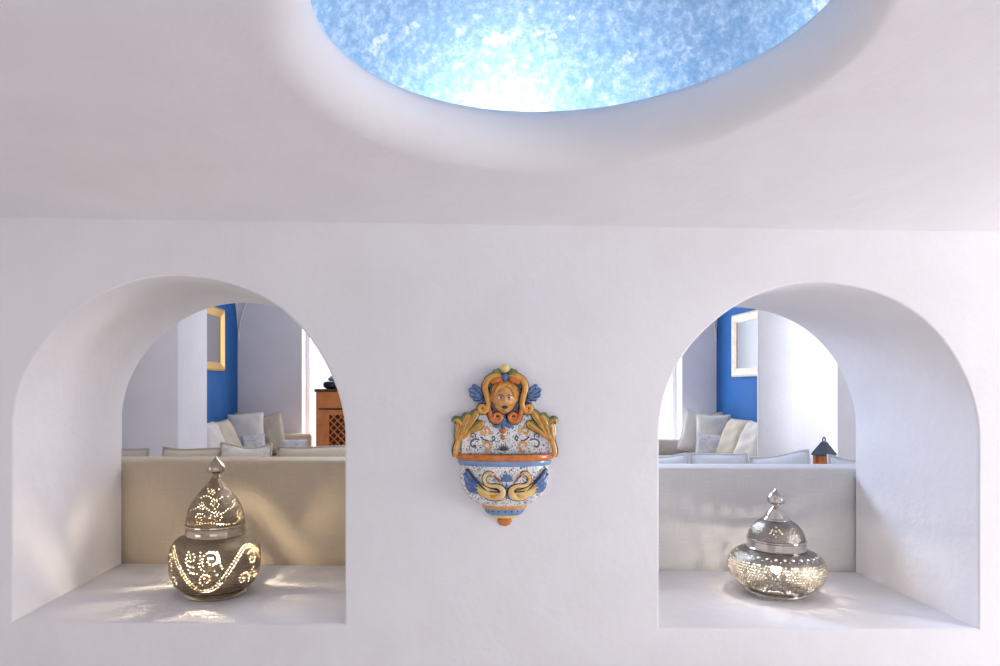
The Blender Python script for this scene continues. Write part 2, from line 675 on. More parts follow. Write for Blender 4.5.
def blue_bay(mb, xw, sx):
    # arched blue field of the bay, far top corner rounded by the vault
    y0, y1 = PY + .2, YF
    pts = [(y0, 0.0), (y1, 0.0), (y1, 1.75), (y1 - .012, 1.9), (y1 - .04, 2.05), (y1 - .09, 2.2), (y1 - .18, 2.36), (y1 - .4, 2.5), (y0, 2.55)]
    n = len(pts)
    vs = [(xw, p[0], p[1]) for p in pts] + [(xw + sx * .004, p[0], p[1]) for p in pts]
    fs = [tuple(range(n, 2 * n))] + [(i, (i + 1) % n, n + (i + 1) % n, n + i) for i in range(n)]
    mb.add(vs, fs, 1)


blue_bay(mb, XL, 1)
struct(mb.build('wall_left', [M_wall, M_blue], smooth=False), 'white side wall with a cobalt blue bay')

# right wall with a window opening and blue bay
mb = MB()
wy0, wy1, wz0, wz1 = 5.12, 5.84, 0.6, 2.4
T = 0.34
mb.box((XR, 2.62, 0), (XR + T, wy0, HT))
mb.box((XR, wy1, 0), (XR + T, YF + .3, HT))
mb.box((XR, wy0, 0), (XR + T, wy1, wz0))
mb.box((XR, wy0, wz1), (XR + T, wy1, HT))
blue_bay(mb, XR, -1)
struct(mb.build('wall_right', [M_wall, M_blue], smooth=False), 'white side wall with a window and a cobalt blue bay')

# piers between the bays
mb = MB()
mb.rbox((XL - .02, 4.85, 0), (X(178, 4.85), 5.43, HT), .010)
struct(mb.build('wall_left_pier', M_wall), 'white plaster pier in front of the left blue bay')
mb = MB()
mb.rbox((X(757, PY + .03), PY, 0), (XR + .02, PY + .03, HT), .006)
struct(mb.build('wall_right_pier', M_wall), 'white plaster pier in front of the right blue bay')

# far wall with two tall window openings
W1 = (X(302, YF), -0.25)
W2 = (0.9, X(682, YF))
mb = MB()
FT = 0.30
for (a, b) in ((XL, W1[0]), (W1[1], W2[0]), (W2[1], XR)):
    mb.box((a, YF, 0), (b, YF + FT, HT))
for w in (W1, W2):
    mb.box((w[0], YF, 2.45), (w[1], YF + FT, HT))
    mb.box((w[0], YF, 0), (w[1], YF + FT, 0.25))
struct(mb.build('wall_back', M_wall, smooth=False), 'white far wall with two tall windows')
# vault ribs in the top of the far corners
for (nm, xw, sx) in (('trim_1', XL, 1), ('trim_2', XR, -1)):
    mb = MB()
    path = []
    for i in range(13):
        a = PI / 2 * i / 12
        path.append((xw + sx * (.02 + .55 * (1 - math.cos(a))), YF - .02, 1.75 + .8 * math.sin(a)))
    mb.tube(path, .012, 8)
    struct(mb.build(nm, M_wall), 'plaster groin where the vault meets the far wall')


def window(name, x0, x1, z0, z1, y, nx):
    root = bpy.data.objects.new(name, None)
    COL.objects.link(root)
    root.location = ((x0 + x1) / 2, y, z0)
    struct(root, 'tall bright window with white frame')
    w = (x1 - x0) / 2
    h = z1 - z0
    mb = MB()
    f = .05
    mb.box((-w, -.03, 0), (-w + f, .03, h))
    mb.box((w - f, -.03, 0), (w, .03, h))
    mb.box((-w + f, -.03, 0), (w - f, .03, f))
    mb.box((-w + f, -.03, h - f), (w - f, .03, h))
    for i in range(1, nx):
        xx = -w + 2 * w * i / nx
        mb.box((xx - .035, -.03, f), (xx + .035, .03, h - f))
    mb.build('window_frame', M_frame, root, smooth=False)
    return root


def glass_mat():
    m = bpy.data.materials.new('clear_pane')
    m.use_nodes = True
    nt = m.node_tree
    nt.nodes.clear()
    o = nt.nodes.new('ShaderNodeOutputMaterial')
    t = nt.nodes.new('ShaderNodeBsdfTransparent')
    t.inputs['Color'].default_value = (0.96, 0.97, 1, 1)
    g = nt.nodes.new('ShaderNodeBsdfGlossy')
    g.inputs['Roughness'].default_value = 0.02
    mx = nt.nodes.new('ShaderNodeMixShader')
    mx.inputs['Fac'].default_value = 0.05
    nt.links.new(t.outputs[0], mx.inputs[1])
    nt.links.new(g.outputs[0], mx.inputs[2])
    nt.links.new(mx.outputs[0], o.inputs['Surface'])
    return m


M_glass = glass_mat()
for (nm, w, nx) in (('window_1', W1, 2), ('window_2', W2, 2)):
    r = window(nm, w[0], w[1], .25, 2.45, YF + .22, nx)
    hw = (w[1] - w[0]) / 2
    mb = MB()
    mb.box((-hw + .05, -.004, .05), (hw - .05, .004, 2.15))
    mb.build('window_pane', M_glass, r, smooth=False)
# side window
r = bpy.data.objects.new('window_3', None)
COL.objects.link(r)
r.location = (XR + T - .05, (wy0 + wy1) / 2, wz0)
struct(r, 'narrow side window with white frame beside the right pier')
mb = MB()
hw = (wy1 - wy0) / 2
hh = wz1 - wz0
for (a, b) in (((-.03, -hw, 0), (.03, -hw + .04, hh)), 
               ((-.03, -hw + .04, 0), (.03, hw, .04)), ((-.03, -hw + .04, hh - .04), (.03, hw, hh))):
    mb.box(a, b)
mb.build('window_frame', M_frame, r, smooth=False)
mb = MB()
mb.box((-.004, -hw + .04, .04), (.004, hw, hh - .04))
mb.build('window_pane', M_glass, r, smooth=False)

mb = MB()
mb.box((XL - .3, 2.62, HT), (XR + .34, YF + .3, HT + .1))
struct(mb.build('ceiling_back', M_wall, smooth=False), 'white ceiling of the sitting room')


# ------------------------------------------------------------------ cushions
def cushion_mesh(w, h, t, seed, name, m, pipe_m, piping=True, n=26):
    """square pillow: x width, z height from 0, y thickness; pinched pointed corners"""
    rr = random.Random(seed)
    ph = [rr.uniform(0, 6.28) for _ in range(6)]
    mb = MB()

    def pt(u, v, side):
        pin = .06
        x = w / 2 * u * (1 - pin * (1 - v * v) * abs(u) ** 3)
        z = h / 2 * v * (1 - pin * (1 - u * u) * abs(v) ** 3)
        e = max(0, (1 - u ** 4)) * max(0, (1 - v ** 4))
        th = t / 2 * e ** .55
        wr = .035 * t * (math.sin(5 * u + 3 * v + ph[0]) + math.sin(9 * v - 4 * u + ph[1]) + .6 * math.sin(15 * u * v + ph[2]))
        y = side * (th + wr * e)
        z += h / 2 + .012 * h * math.sin(2.3 * u + ph[3])
        x += .012 * w * math.sin(2.1 * v + ph[4])
        return (x, y, z)
    for side in (-1, 1):
        vs = [pt(-1 + 2 * i / n, -1 + 2 * j / n, side) for j in range(n + 1) for i in range(n + 1)]
        fs = [(j * (n + 1) + i, j * (n + 1) + i + 1, (j + 1) * (n + 1) + i + 1, (j + 1) * (n + 1) + i) for j in range(n) for i in range(n)]
        mb.add(vs, fs)
    o = mb.build(name, m, angle=75)
    if piping:
        path = [pt(-1 + 2 * i / 16, -1, 0) for i in range(16)] + [pt(1, -1 + 2 * i / 16, 0) for i in range(16)] + \
               [pt(1 - 2 * i / 16, 1, 0) for i in range(16)] + [pt(-1, 1 - 2 * i / 16, 0) for i in range(16)]
        p = MB()
        p.tube(path, .006, 6, closed=True)
        p.build('piping', pipe_m, o, angle=80)
    return o


def cushion(loc, w, h, t, yaw, lean, roll, m, label, group, seed, pipe=None):
    """yaw about z, lean back about the cushion's own x, roll in its own plane"""
    o = cushion_mesh(w, h, t, seed, 'cushion', m, pipe or m)
    o.rotation_mode = 'QUATERNION'
    q = Matrix.Rotation(yaw, 3, 'Z') @ Matrix.Rotation(lean, 3, 'X') @ Matrix.Rotation(roll, 3, 'Y')
    o.rotation_quaternion = q.to_quaternion()
    o.location = loc
    tag(o, label, 'cushion', group)
    return o


# ------------------------------------------------------------------ sofas right behind the niches
def near_sofa(x0, x1, ztop, fab, label, ymid):
    W = x1 - x0
    root = empty('sofa', ((x0 + x1) / 2, ymid, 0), label, 'sofa', 'pair of sofas behind the niches', (0, 0, -0.018))
    w = W / 2
    mb = MB()
    mb.rbox((-w, 0, .06), (w, .17, ztop), .016, seg=4)
    mb.build('backrest', fab, root, angle=60)
    mb = MB()
    mb.rbox((-w, .165, .10), (w, .90, .30), .02)
    mb.build('base', fab, root, angle=60)
    for s in (-1, 1):
        mb = MB()
        mb.rbox((s * w if s < 0 else w - .14, .16, .10), (-w + .14 if s < 0 else w, .90, .62), .03, seg=4)
        mb.build('armrest', fab, root, angle=60)
    for i in range(2):
        mb = MB()
        a = -w + .145 + i * (W - .29) / 2
        mb.rbox((a, .172, .30), (a + (W - .29) / 2 - .004, .91, .46), .04, seg=4)
        mb.build('seat_cushion', fab, root, angle=60)
    for sx in (-1, 1):
        for yy in (.08, .82):
            mb = MB()
            mb.lathe([(.0, 0), (.018, 0), (.026, .1), (.0, .1)], 12, 0, (sx * (w - .08), yy, 0))
            mb.build('leg', M_leg, root)
    return root


YS_L, YS_R = 2.632, 2.582
xa, xb = -1.72, 0.20
near_sofa(xa, xb, Z(460.5, YS_L), M_beige, 'beige linen sofa backed against the left arched niche', wall_back_y((xa + xb) / 2) + .016)
xc, xd = 0.42, 1.98
near_sofa(xc, xd, Z(468.5, YS_R), M_greyl, 'pale grey linen sofa backed against the right arched niche', wall_back_y((xc + xd) / 2) + .016)

GL, GR = 'cushions along the beige sofa', 'cushions along the pale grey sofa'
YC = 2.93
SEATZ = 0.462


def topped(px, pytop, w, h, t, roll, m, label, group, seed, Yc=YC, pipe=None, lean=-.12):
    """stand a cushion on the sofa seat with its top edge centre at the given height"""
    zt = Z(pytop, Yc)
    # height from the seat to the top of the cushion fixes its size
    hh = zt - SEATZ - w / 2 * abs(math.sin(roll))
    cushion((X(px, Yc), Yc, SEATZ + w / 2 * abs(math.sin(roll)) * .8), w, hh, t, rnd.uniform(-.05, .05), lean, roll, m, label, group, seed, pipe)


topped(115, 448, .25, .5, .13, 0.0, M_taupe, 'taupe cushion at the far left end of the beige sofa, half behind the niche edge', GL, 1)
topped(181, 447, .268, .5, .14, 0.05, M_sand, 'sand cushion with one raised left corner on the beige sofa, left of the lamp finial', GL, 2, pipe=M_taupe)
topped(243.5, 444, .225, .5, .14, -0.01, M_quilt, 'whitish quilted cushion on the beige sofa just right of the lamp finial', GL, 3, pipe=M_sand)
topped(313, 445.5, .355, .5, .14, -0.005, M_sand, 'wide sand cushion on the beige sofa below the wooden cabinet', GL, 4, pipe=M_taupe)

topped(664, 454, .22, .5, .13, 0.03, M_cool, 'cool white cushion at the left end of the pale grey sofa by the niche edge', GR, 5, pipe=M_greyl)
topped(722.5, 453, .25, .5, .13, 0.0, M_cool, 'cool white piped cushion below the right mirror on the pale grey sofa', GR, 6, pipe=M_greyl)
topped(796, 452.5, .26, .5, .14, -0.10, M_cool, 'white cushion with one raised right corner, left of the small lantern', GR, 7, pipe=M_greyl)
topped(856, 457, .22, .5, .13, 0.04, M_cool, 'cool white cushion at the right end of the pale grey sofa, below the lantern', GR, 8, pipe=M_greyl)


# ------------------------------------------------------------------ corner sofas in the two alcoves
def corner_sofa(side, fab, label, run, top):
    """L-shaped: one run along the side wall, one along the far wall; built for the left, mirrored for the right"""
    xw = XL if side < 0 else XR
    root = empty('corner_sofa', (xw, YF, 0), label, 'sofa', 'corner sofas under the mirrors')
    k = 1 if side < 0 else -1

    def bx(a, b, r, nm, m):
        mb = MB()
        p = (min(k * a[0], k * b[0]), a[1], a[2])
        q = (max(k * a[0], k * b[0]), b[1], b[2])
        mb.rbox(p, q, r, seg=3)
        mb.build(nm, m, root, angle=60)
    bx((.02, -1.62, .08), (.80, -.02, .32), .02, 'base', fab)
    bx((.80, -.82, .08), (run, -.02, .32), .02, 'base', fab)
    bx((.02, -1.50, .32), (.82, -.17, .50), .05, 'seat_cushion', fab)
    bx((.825, -.83, .32), (run, -.17, .50), .05, 'seat_cushion', fab)
    bx((.02, -.16, .32), (run, -.02, top), .03, 'backrest', fab)
    bx((.02, -1.62, .30), (.80, -1.51, .56), .03, 'armrest', fab)
    for (a, b) in ((.1, -1.5), (.7, -1.5), (run - .06, -.75), (run - .06, -.1), (.1, -.1)):
        mb = MB()
        mb.lathe([(.0, 0), (.018, 0), (.024, .09), (.0, .09)], 12, 0, (k * a, b, 0))
        mb.build('leg', M_leg, root)
    return root


corner_sofa(-1, M_sand, 'sand corner sofa in the left alcove below the gold framed mirror', .86, .725)
corner_sofa(1, M_taupe, 'taupe corner sofa in the right alcove below the white framed mirror', 1.4, .665)
GA, GB = 'cushions in the left alcove', 'cushions in the right alcove'


def acush(px, pyb, Y, w, h, t, yaw, lean, roll, m, label, g, seed, pipe=None):
    cushion((X(px, Y), Y, Z(pyb, Y)), w, h, t, yaw, lean, roll, m, label, g, seed, pipe)


SZ = .503


def ac(x, Y, w, h, t, yaw, lean, roll, m, label, g, seed, pipe=None):
    cushion((x, Y, SZ + w / 2 * abs(math.sin(roll)) * .9 + t / 2 * abs(math.sin(lean)) * .5), w, h, t, yaw, lean, roll, m, label, g, seed, pipe)


ac(-2.125, 6.13, .40, .43, .15, PI / 2 - .12, -.42, .0, M_white, 'off-white cushion nearest the white pier, leaning on the blue wall', GA, 21)
ac(-2.125, 6.57, .38, .43, .11, PI / 2 - .12, -.42, .0, M_sand, 'thin sand cushion second from the white pier, against the blue wall', GA, 22, M_taupe)
ac(-2.22, 7.20, .26, .46, .10, .10, -.10, .0, M_sand, 'sand cushion tucked into the blue corner behind the large off-white one', GA, 25)
ac(-2.135, 7.00, .36, .45, .13, .30, -.16, -.06, M_white, 'large off-white cushion standing in the corner behind the small patterned one', GA, 23)
ac(-1.89, 7.17, .24, .43, .10, -.05, -.12, -.20, M_sand, 'sand cushion leaning on the grey far wall at the right end of the left cluster', GA, 24)
ac(-2.03, 6.84, .24, .23, .09, .10, -.25, -.12, M_patt, 'small pale patterned cushion in front of the large off-white one', GA, 26)
ac(-1.66, 6.98, .27, .18, .10, .05, -.30, .0, M_patt, 'blue and white patterned cushion by the far sofa backrest near the cabinet', GA, 27)

ac(2.56, 7.17, .28, .46, .11, .05, -.12, .24, M_white, 'off-white cushion leaning on the lilac far wall at the left end of the cluster', GB, 31)
ac(2.81, 7.20, .24, .46, .10, -.10, -.10, 0, M_sand, 'sand cushion tucked in the corner below the mirror, behind all the others', GB, 35)
ac(2.73, 7.00, .34, .44, .13, -.30, -.16, .05, M_white, 'off-white cushion in the corner behind the small floral one', GB, 32)
ac(2.685, 6.57, .38, .44, .13, -PI / 2 + .12, -.42, 0, M_sand, 'sand cushion second from the right pier, against the blue wall', GB, 33)
ac(2.685, 6.13, .40, .44, .15, -PI / 2 + .12, -.42, 0, M_white, 'off-white cushion nearest the right pier, against the blue wall', GB, 34)
ac(2.61, 6.80, .25, .24, .09, -.15, -.25, .12, M_patt, 'small white cushion with grey floral print in front of the right cluster', GB, 36)


# ------------------------------------------------------------------ mirrors
def mirror(side, ynear, yfar, zb, zt, fm, label):
    xw = XL + .004 if side < 0 else XR - .004
    k = 1 if side < 0 else -1
    root = empty('wall_mirror', (xw, (ynear + yfar) / 2, zb), label, 'mirror', 'framed mirrors on the blue walls')
    w = (yfar - ynear) / 2
    h = zt - zb
    f = .085
    mb = MB()
    # mitred frame with a raised outer edge
    prof = [(0, 0), (0, .030), (.018, .042), (.045, .034), (f, .020), (f, 0)]
    rings = []
    for (ins, d) in prof:
        rings.append([(k * d, -w + ins, ins), (k * d, w - ins, ins), (k * d, w - ins, h - ins), (k * d, -w + ins, h - ins)])
    vs = [p for r in rings for p in r]
    fs = []
    for i in range(len(prof) - 1):
        for j in range(4):
            fs.append((i * 4 + j, i * 4 + (j + 1) % 4, (i + 1) * 4 + (j + 1) % 4, (i + 1) * 4 + j))
    mb.add(vs, fs)
    mb.build('frame', fm, root, smooth=False)
    mb = MB()
    mb.box((min(k * .002, k * .012), -w + f - .005, f - .005), (max(k * .002, k * .012), w - f + .005, h - f + .005))
    mb.build('mirror_glass', M_mirror, root, smooth=False)


mirror(-1, 6.20, 6.93, CZ + .155, CZ + .79, M_gold, 'gold framed mirror on the left blue wall')
mirror(1, 6.25, 6.97, CZ + .095, CZ + .735, M_palef, 'whitewashed framed mirror on the right blue wall')


# ------------------------------------------------------------------ wooden cabinet with lattice door, dark pot on it
def cabinet():
    Y0 = 6.98
    x0 = X(316, Y0)
    x1 = x0 + .92
    zt = Z(389, Y0)
    root = empty('radiator_cabinet', ((x0 + x1) / 2, Y0, 0), 'orange-brown wooden cabinet with a lattice front beside the far window', 'cabinet')
    w = (x1 - x0) / 2
    mb = MB()
    mb.box((-w, .0, .0), (-w + .03, .36, zt - .03))
    mb.box((w - .03, .0, .0), (w, .36, zt - .03))
    mb.box((-w + .03, .33, .0), (w - .03, .36, zt - .03))
    mb.box((-w + .03, .02, .06), (w - .03, .33, .09))
    mb.box((-w + .03, .0, zt - .20), (w - .03, .03, zt - .03))
    mb.box((-w + .03, .0, 0), (w - .03, .03, .10))
    mb.box((-w + .03, 0, .10), (-w + .09, .03, zt - .20))
    mb.box((w - .09, 0, .10), (w - .03, .03, zt - .20))
    mb.build('body', M_wood, root, smooth=False)
    mb = MB()
    mb.rbox((-w - .015, -.02, zt - .03), (w + .015, .37, zt), .006)
    mb.build('top', M_woodd, root)
    mb = MB()
    mb.box((-w + .03, -.008, zt - .215), (w - .03, .0, zt - .20))
    mb.build('rail', M_woodd, root, smooth=False)
    for s in (0, 1):
        a = -w + .09 if s == 0 else .01
        b = -.01 if s == 0 else w - .09
        z0, z1 = .11, zt - .22
        fr = MB()
        fr.box((a, -.015, z0), (a + .05, .012, z1))
        fr.box((b - .05, -.015, z0), (b, .012, z1))
        fr.box((a + .05, -.015, z0), (b - .05, .012, z0 + .05))
        fr.box((a + .05, -.015, z1 - .05), (b - .05, .012, z1))
        d = fr.build('door', M_wood, root, smooth=False)
        # diagonal lattice, clipped to the opening
        lt = MB()
        ax0, ax1, az0, az1 = a + .05, b - .05, z0 + .05, z1 - .05
        stp = .055
        for sg in (1, -1):
            c = -3.0
            while c < 3.0:
                pts = []
                # line z = sg*x + c
                xs0, xs1 = ax0, ax1
                lo, hi = sorted(((az0 - c) / sg, (az1 - c) / sg))
                xs0, xs1 = max(xs0, lo), min(xs1, hi)
                if xs1 - xs0 > .01:
                    lt.tube([(xs0, -.004 + .004 * sg, sg * xs0 + c), (xs1, -.004 + .004 * sg, sg * xs1 + c)], .0085, 6)
                c += stp * 1.414
        lt.build('lattice', M_wood, d, angle=60)
        bk = MB()
        bk.box((ax0 - .005, .014, az0 - .005), (ax1 + .005, .018, az1 + .005))
        bk.build('backing', M_woodd, d, smooth=False)
        kb = MB()
        kb.ball((b - .025 if s == 0 else a + .025, -.026, (z0 + z1) / 2), .012)
        kb.build('knob', M_woodd, d)
    return (x0 + x1) / 2, x0, Y0, zt


cxm, cx0, cY, czt = cabinet()
Yl = cY + .17
root = empty('lidded_pot', (X(339, Yl), Yl, czt), 'black lidded pot with a blue-grey lid on the wooden cabinet', 'pot')
mb = MB()
mb.lathe([(0, 0), (.13, 0), (.165, .02), (.17, .05), (.16, .075), (.12, .095), (.118, .1), (0, .1)], 40)
mb.build('bowl', M_black, root)
mb = MB()
mb.lathe([(0, .1), (.115, .1), (.12, .115), (.10, .14), (.05, .165), (0, .17)], 40)
mb.build('lid', M_tealt, root)
mb = MB()
mb.lathe([(0, .165), (.012, .168), (.01, .18), (.02, .195), (.012, .21), (0, .214)], 20)
mb.build('knob', M_black, root)

# ------------------------------------------------------------------ little lantern on a side table (right room)
YT = 4.35
tx = X(824, YT)
tz = .62
root = empty('side_table', (tx, YT, 0), 'pale wooden side table under the small lantern, behind the pale grey sofa', 'table')
mb = MB()
mb.rbox((-.19, -.19, tz - .03), (.19, .19, tz), .008)
mb.build('tabletop', M_lwood, root)
for sx in (-1, 1):
    for sy in (-1, 1):
        mb = MB()
        mb.box((sx * .16 - .018, sy * .16 - .018, 0), (sx * .16 + .018, sy * .16 + .018, tz - .03))
        mb.build('leg', M_lwood, root, smooth=False)
lh = Z(437, YT) - tz          # total lantern height
root = empty('lantern', (tx, YT, tz), 'small lantern with a pointed zinc roof and copper-brown body on the side table', 'lantern', rot=(0, 0, .6))
mb = MB()
bw = .038
mb.rbox((-bw - .01, -bw - .01, 0), (bw + .01, bw + .01, .02), .004)
mb.build('base', M_copper, root)
body_h = lh * .60
for sx in (-1, 1):
    for sy in (-1, 1):
        mb = MB()
        mb.box((sx * bw - .009, sy * bw - .009, .02), (sx * bw + .009, sy * bw + .009, body_h))
        mb.build('post', M_copper, root, smooth=False)
mb = MB()
mb.box((-bw + .009, -bw + .009, .02), (bw - .009, bw - .009, body_h))
mb.build('pane', M_copper, root, smooth=False)
mb = MB()
e = bw + .016
mb.add([(-e, -e, body_h), (e, -e, body_h), (e, e, body_h), (-e, e, body_h), (-e, -e, body_h + .012), (e, -e, body_h + .012), (e, e, body_h + .012), (-e, e, body_h + .012),
        (-.012, -.012, lh - .03), (.012, -.012, lh - .03), (.012, .012, lh - .03), (-.012, .012, lh - .03)],
       [(3, 2, 1, 0), (0, 1, 5, 4), (1, 2, 6, 5), (2, 3, 7, 6), (3, 0, 4, 7), (4, 5, 9, 8), (5, 6, 10, 9), (6, 7, 11, 10), (7, 4, 8, 11), (8, 9, 10, 11)], 0)
mb.build('roof', M_steel, root, smooth=False)
mb = MB()
mb.tube([(.016 * math.cos(a), 0, lh - .018 + .016 * math.sin(a)) for a in [2 * PI * i / 20 for i in range(20)]], .004, 8, closed=True)
mb.build('ring', M_black, root)


# ------------------------------------------------------------------ pierced metal table lamps
def resample(prof, step):
    out = [prof[0]]
    # Catmull-Rom through the profile then uniform arc steps
    P = [np.array(p, float) for p in prof]
    dense = []
    for i in range(len(P) - 1):
        p0, p1, p2, p3 = P[max(i - 1, 0)], P[i], P[i + 1], P[min(i + 2, len(P) - 1)]
        for t in np.linspace(0, 1, 40, endpoint=False):
            dense.append(.5 * ((2 * p1) + (-p0 + p2) * t + (2 * p0 - 5 * p1 + 4 * p2 - p3) * t * t + (-p0 + 3 * p1 - 3 * p2 + p3) * t ** 3))
    dense.append(P[-1])
    D = np.array(dense)
    s = np.concatenate([[0], np.cumsum(np.linalg.norm(np.diff(D, axis=0), axis=1))])
    n = max(3, int(round(s[-1] / step)))
    q = np.linspace(0, s[-1], n + 1)
    return np.stack([np.interp(q, s, D[:, 0]), np.interp(q, s, D[:, 1])], 1), q


def pierced(prof, holes_fn, name, m, parent, step=.00145, ncol=672, thick=.0012):
    """sheet-metal surface of revolution with real holes; holes given as (theta, arc length, radius)"""
    P, q = resample(prof, step)
    nr = len(P)
    holes = holes_fn(P, q)
    th = np.arange(ncol) * 2 * PI / ncol
    R = np.repeat(P[:, 0:1], ncol, 1)
    A = np.repeat(th[None, :], nr, 0)
    S = np.repeat(q[:, None], ncol, 1)
    dead = np.zeros((nr - 1, ncol), bool)
    ds = q[1] - q[0]
    cs = (q[:-1] + q[1:]) / 2
    cr = (P[:-1, 0] + P[1:, 0]) / 2
    ca = th + PI / ncol
    for (t0, s0, r0) in holes:
        i0 = max(0, int((s0 - r0) / ds) - 1)
        i1 = min(nr - 1, int((s0 + r0) / ds) + 2)
        if i1 <= i0:
            continue
        d = (ca[None, :] - t0 + PI) % (2 * PI) - PI
        dx = d * cr[i0:i1, None]
        dy = (cs[i0:i1] - s0)[:, None]
        dead[i0:i1] |= (dx * dx + dy * dy) < r0 * r0
        # snap the rim vertices onto the round outline so the hole is a clean circle
        j0, j1 = i0, min(nr, i1 + 1)
        dv = (A[j0:j1] - t0 + PI) % (2 * PI) - PI
        rr = np.maximum(P[j0:j1, 0], 1e-4)[:, None]
        vx = dv * rr
        vy = S[j0:j1] - s0
        dist = np.sqrt(vx * vx + vy * vy)
        near = (np.abs(dist - r0) < ds * .55) & (dist > 1e-6)
        k = np.where(near, r0 / np.maximum(dist, 1e-6), 1)
        A[j0:j1] = np.where(near, t0 + vx * k / rr, A[j0:j1])
        S[j0:j1] = np.where(near, s0 + vy * k, S[j0:j1])
    Rr = np.interp(S, q, P[:, 0])
    Zz = np.interp(S, q, P[:, 1])
    Vx = Rr * np.sin(A)
    Vy = -Rr * np.cos(A)
    V = np.stack([Vx, Vy, Zz], -1).reshape(-1, 3)
    ii, kk = np.nonzero(~dead)
    k2 = (kk + 1) % ncol
    Fq = np.stack([ii * ncol + kk, ii * ncol + k2, (ii + 1) * ncol + k2, (ii + 1) * ncol + kk], 1)
    me = bpy.data.meshes.new(name)
    me.vertices.add(len(V))
    me.vertices.foreach_set('co', V.ravel())
    me.loops.add(len(Fq) * 4)
    me.loops.foreach_set('vertex_index', Fq.ravel())
    me.polygons.add(len(Fq))
    me.polygons.foreach_set('loop_start', np.arange(len(Fq)) * 4)
    me.polygons.foreach_set('use_smooth', np.ones(len(Fq), bool))
    me.update(calc_edges=True)
    me.materials.append(m)
    bm = bmesh.new()
    bm.from_mesh(me)
    loose = [v for v in bm.verts if not v.link_faces]
    bmesh.ops.delete(bm, geom=loose, context='VERTS')
    bm.to_mesh(me)
    bm.free()
    o = bpy.data.objects.new(name, me)
    COL.objects.link(o)
    o.parent = parent
    md = o.modifiers.new('sheet', 'SOLIDIFY')
    md.thickness = thick
    md.offset = -1
    me.materials.append(M_inner)
    md.material_offset = 1
    return o


def dots(path, pitch, r):
    """drop round holes at an even pitch along a polyline of (x mm-arc, s) points"""
    out = []
    P = np.array(path)
    d = np.concatenate([[0], np.cumsum(np.linalg.norm(np.diff(P, axis=0), axis=1))])
    n = int(d[-1] / pitch)
    for q in np.linspace(0, d[-1], n + 1):
        out.append((np.interp(q, d, P[:, 0]), np.interp(q, d, P[:, 1]), r))
    return out


def spiral(cx, cy, r0, r1, a0, turns, n=40):
    return [(cx + (r0 + (r1 - r0) * i / n) * math.cos(a0 + turns * 2 * PI * i / n),
             cy + (r0 + (r1 - r0) * i / n) * math.sin(a0 + turns * 2 * PI * i / n)) for i in range(n + 1)]


def holes_left_body(P, q):
    L = q[-1]
    R = .152
    flat = []
    per = 2 * PI * R / 3
    vm, amp = L * .50, L * .29
    hr, pit = .0026, .0102
    for row in (-.0052, .0052):
        pts = []
        for i in range(361):
            u = 2 * PI * R * i / 360
            ph = 2 * PI * u / per
            y = vm - amp * math.cos(ph)
            dy = amp * 2 * PI / per * math.sin(ph)
            nn = math.hypot(1, dy)
            pts.append((u - row * dy / nn, y + row / nn))
        flat += dots(pts, pit, hr)[:-1]
    for k in range(3):
        u0 = per * k            # trough of the vine
        c = vm + L * .02
        flat += dots(spiral(u0 + .024, c + .034, .005, .031, 1.2, 1.4), pit, hr)
        flat += dots(spiral(u0 - .044, c + .044, .005, .020, 3.6, -1.2), pit, hr)
        flat += dots(spiral(u0 + .006, c - .026, .005, .021, 2.6, 1.25), pit, hr)
        flat += dots([(u0 + .058, c + .004), (u0 + .050, c + .022), (u0 + .048, c + .040), (u0 + .040, c + .054)], pit, hr)
        flat += dots([(u0 - .014, c + .058), (u0 - .012, c + .040), (u0 - .016, c + .022), (u0 - .012, c + .008), (u0 + .002, c + .000)], pit, hr)
        flat += dots([(u0 - .064, c + .036), (u0 - .060, c + .020), (u0 - .048, c + .014), (u0 - .034, c + .012)], pit, hr)
        flat += dots([(u0 - .052, c + .004), (u0 - .040, c - .006), (u0 - .022, c - .008)], pit, hr)
        flat += dots([(u0 + .034, c + .0), (u0 + .042, c - .012)], pit, hr)
        u1 = u0 + per / 2       # crest of the vine
        flat += dots(spiral(u1 + .010, c + .018, .003, .025, .4, 1.3), pit, hr)
        flat += dots(spiral(u1 - .026, c - .042, .003, .022, 2.0, -1.25), pit, hr)
        flat += dots(spiral(u1 + .036, c - .046, .003, .018, 1.2, 1.15), pit, hr)
        flat += dots([(u1 + .020, c - .014), (u1 + .006, c - .026), (u1 + .002, c - .044), (u1 + .006, c - .060)], pit, hr)
    return [(u / R, s, r) for (u, s, r) in flat if .006 < s < L - .012]


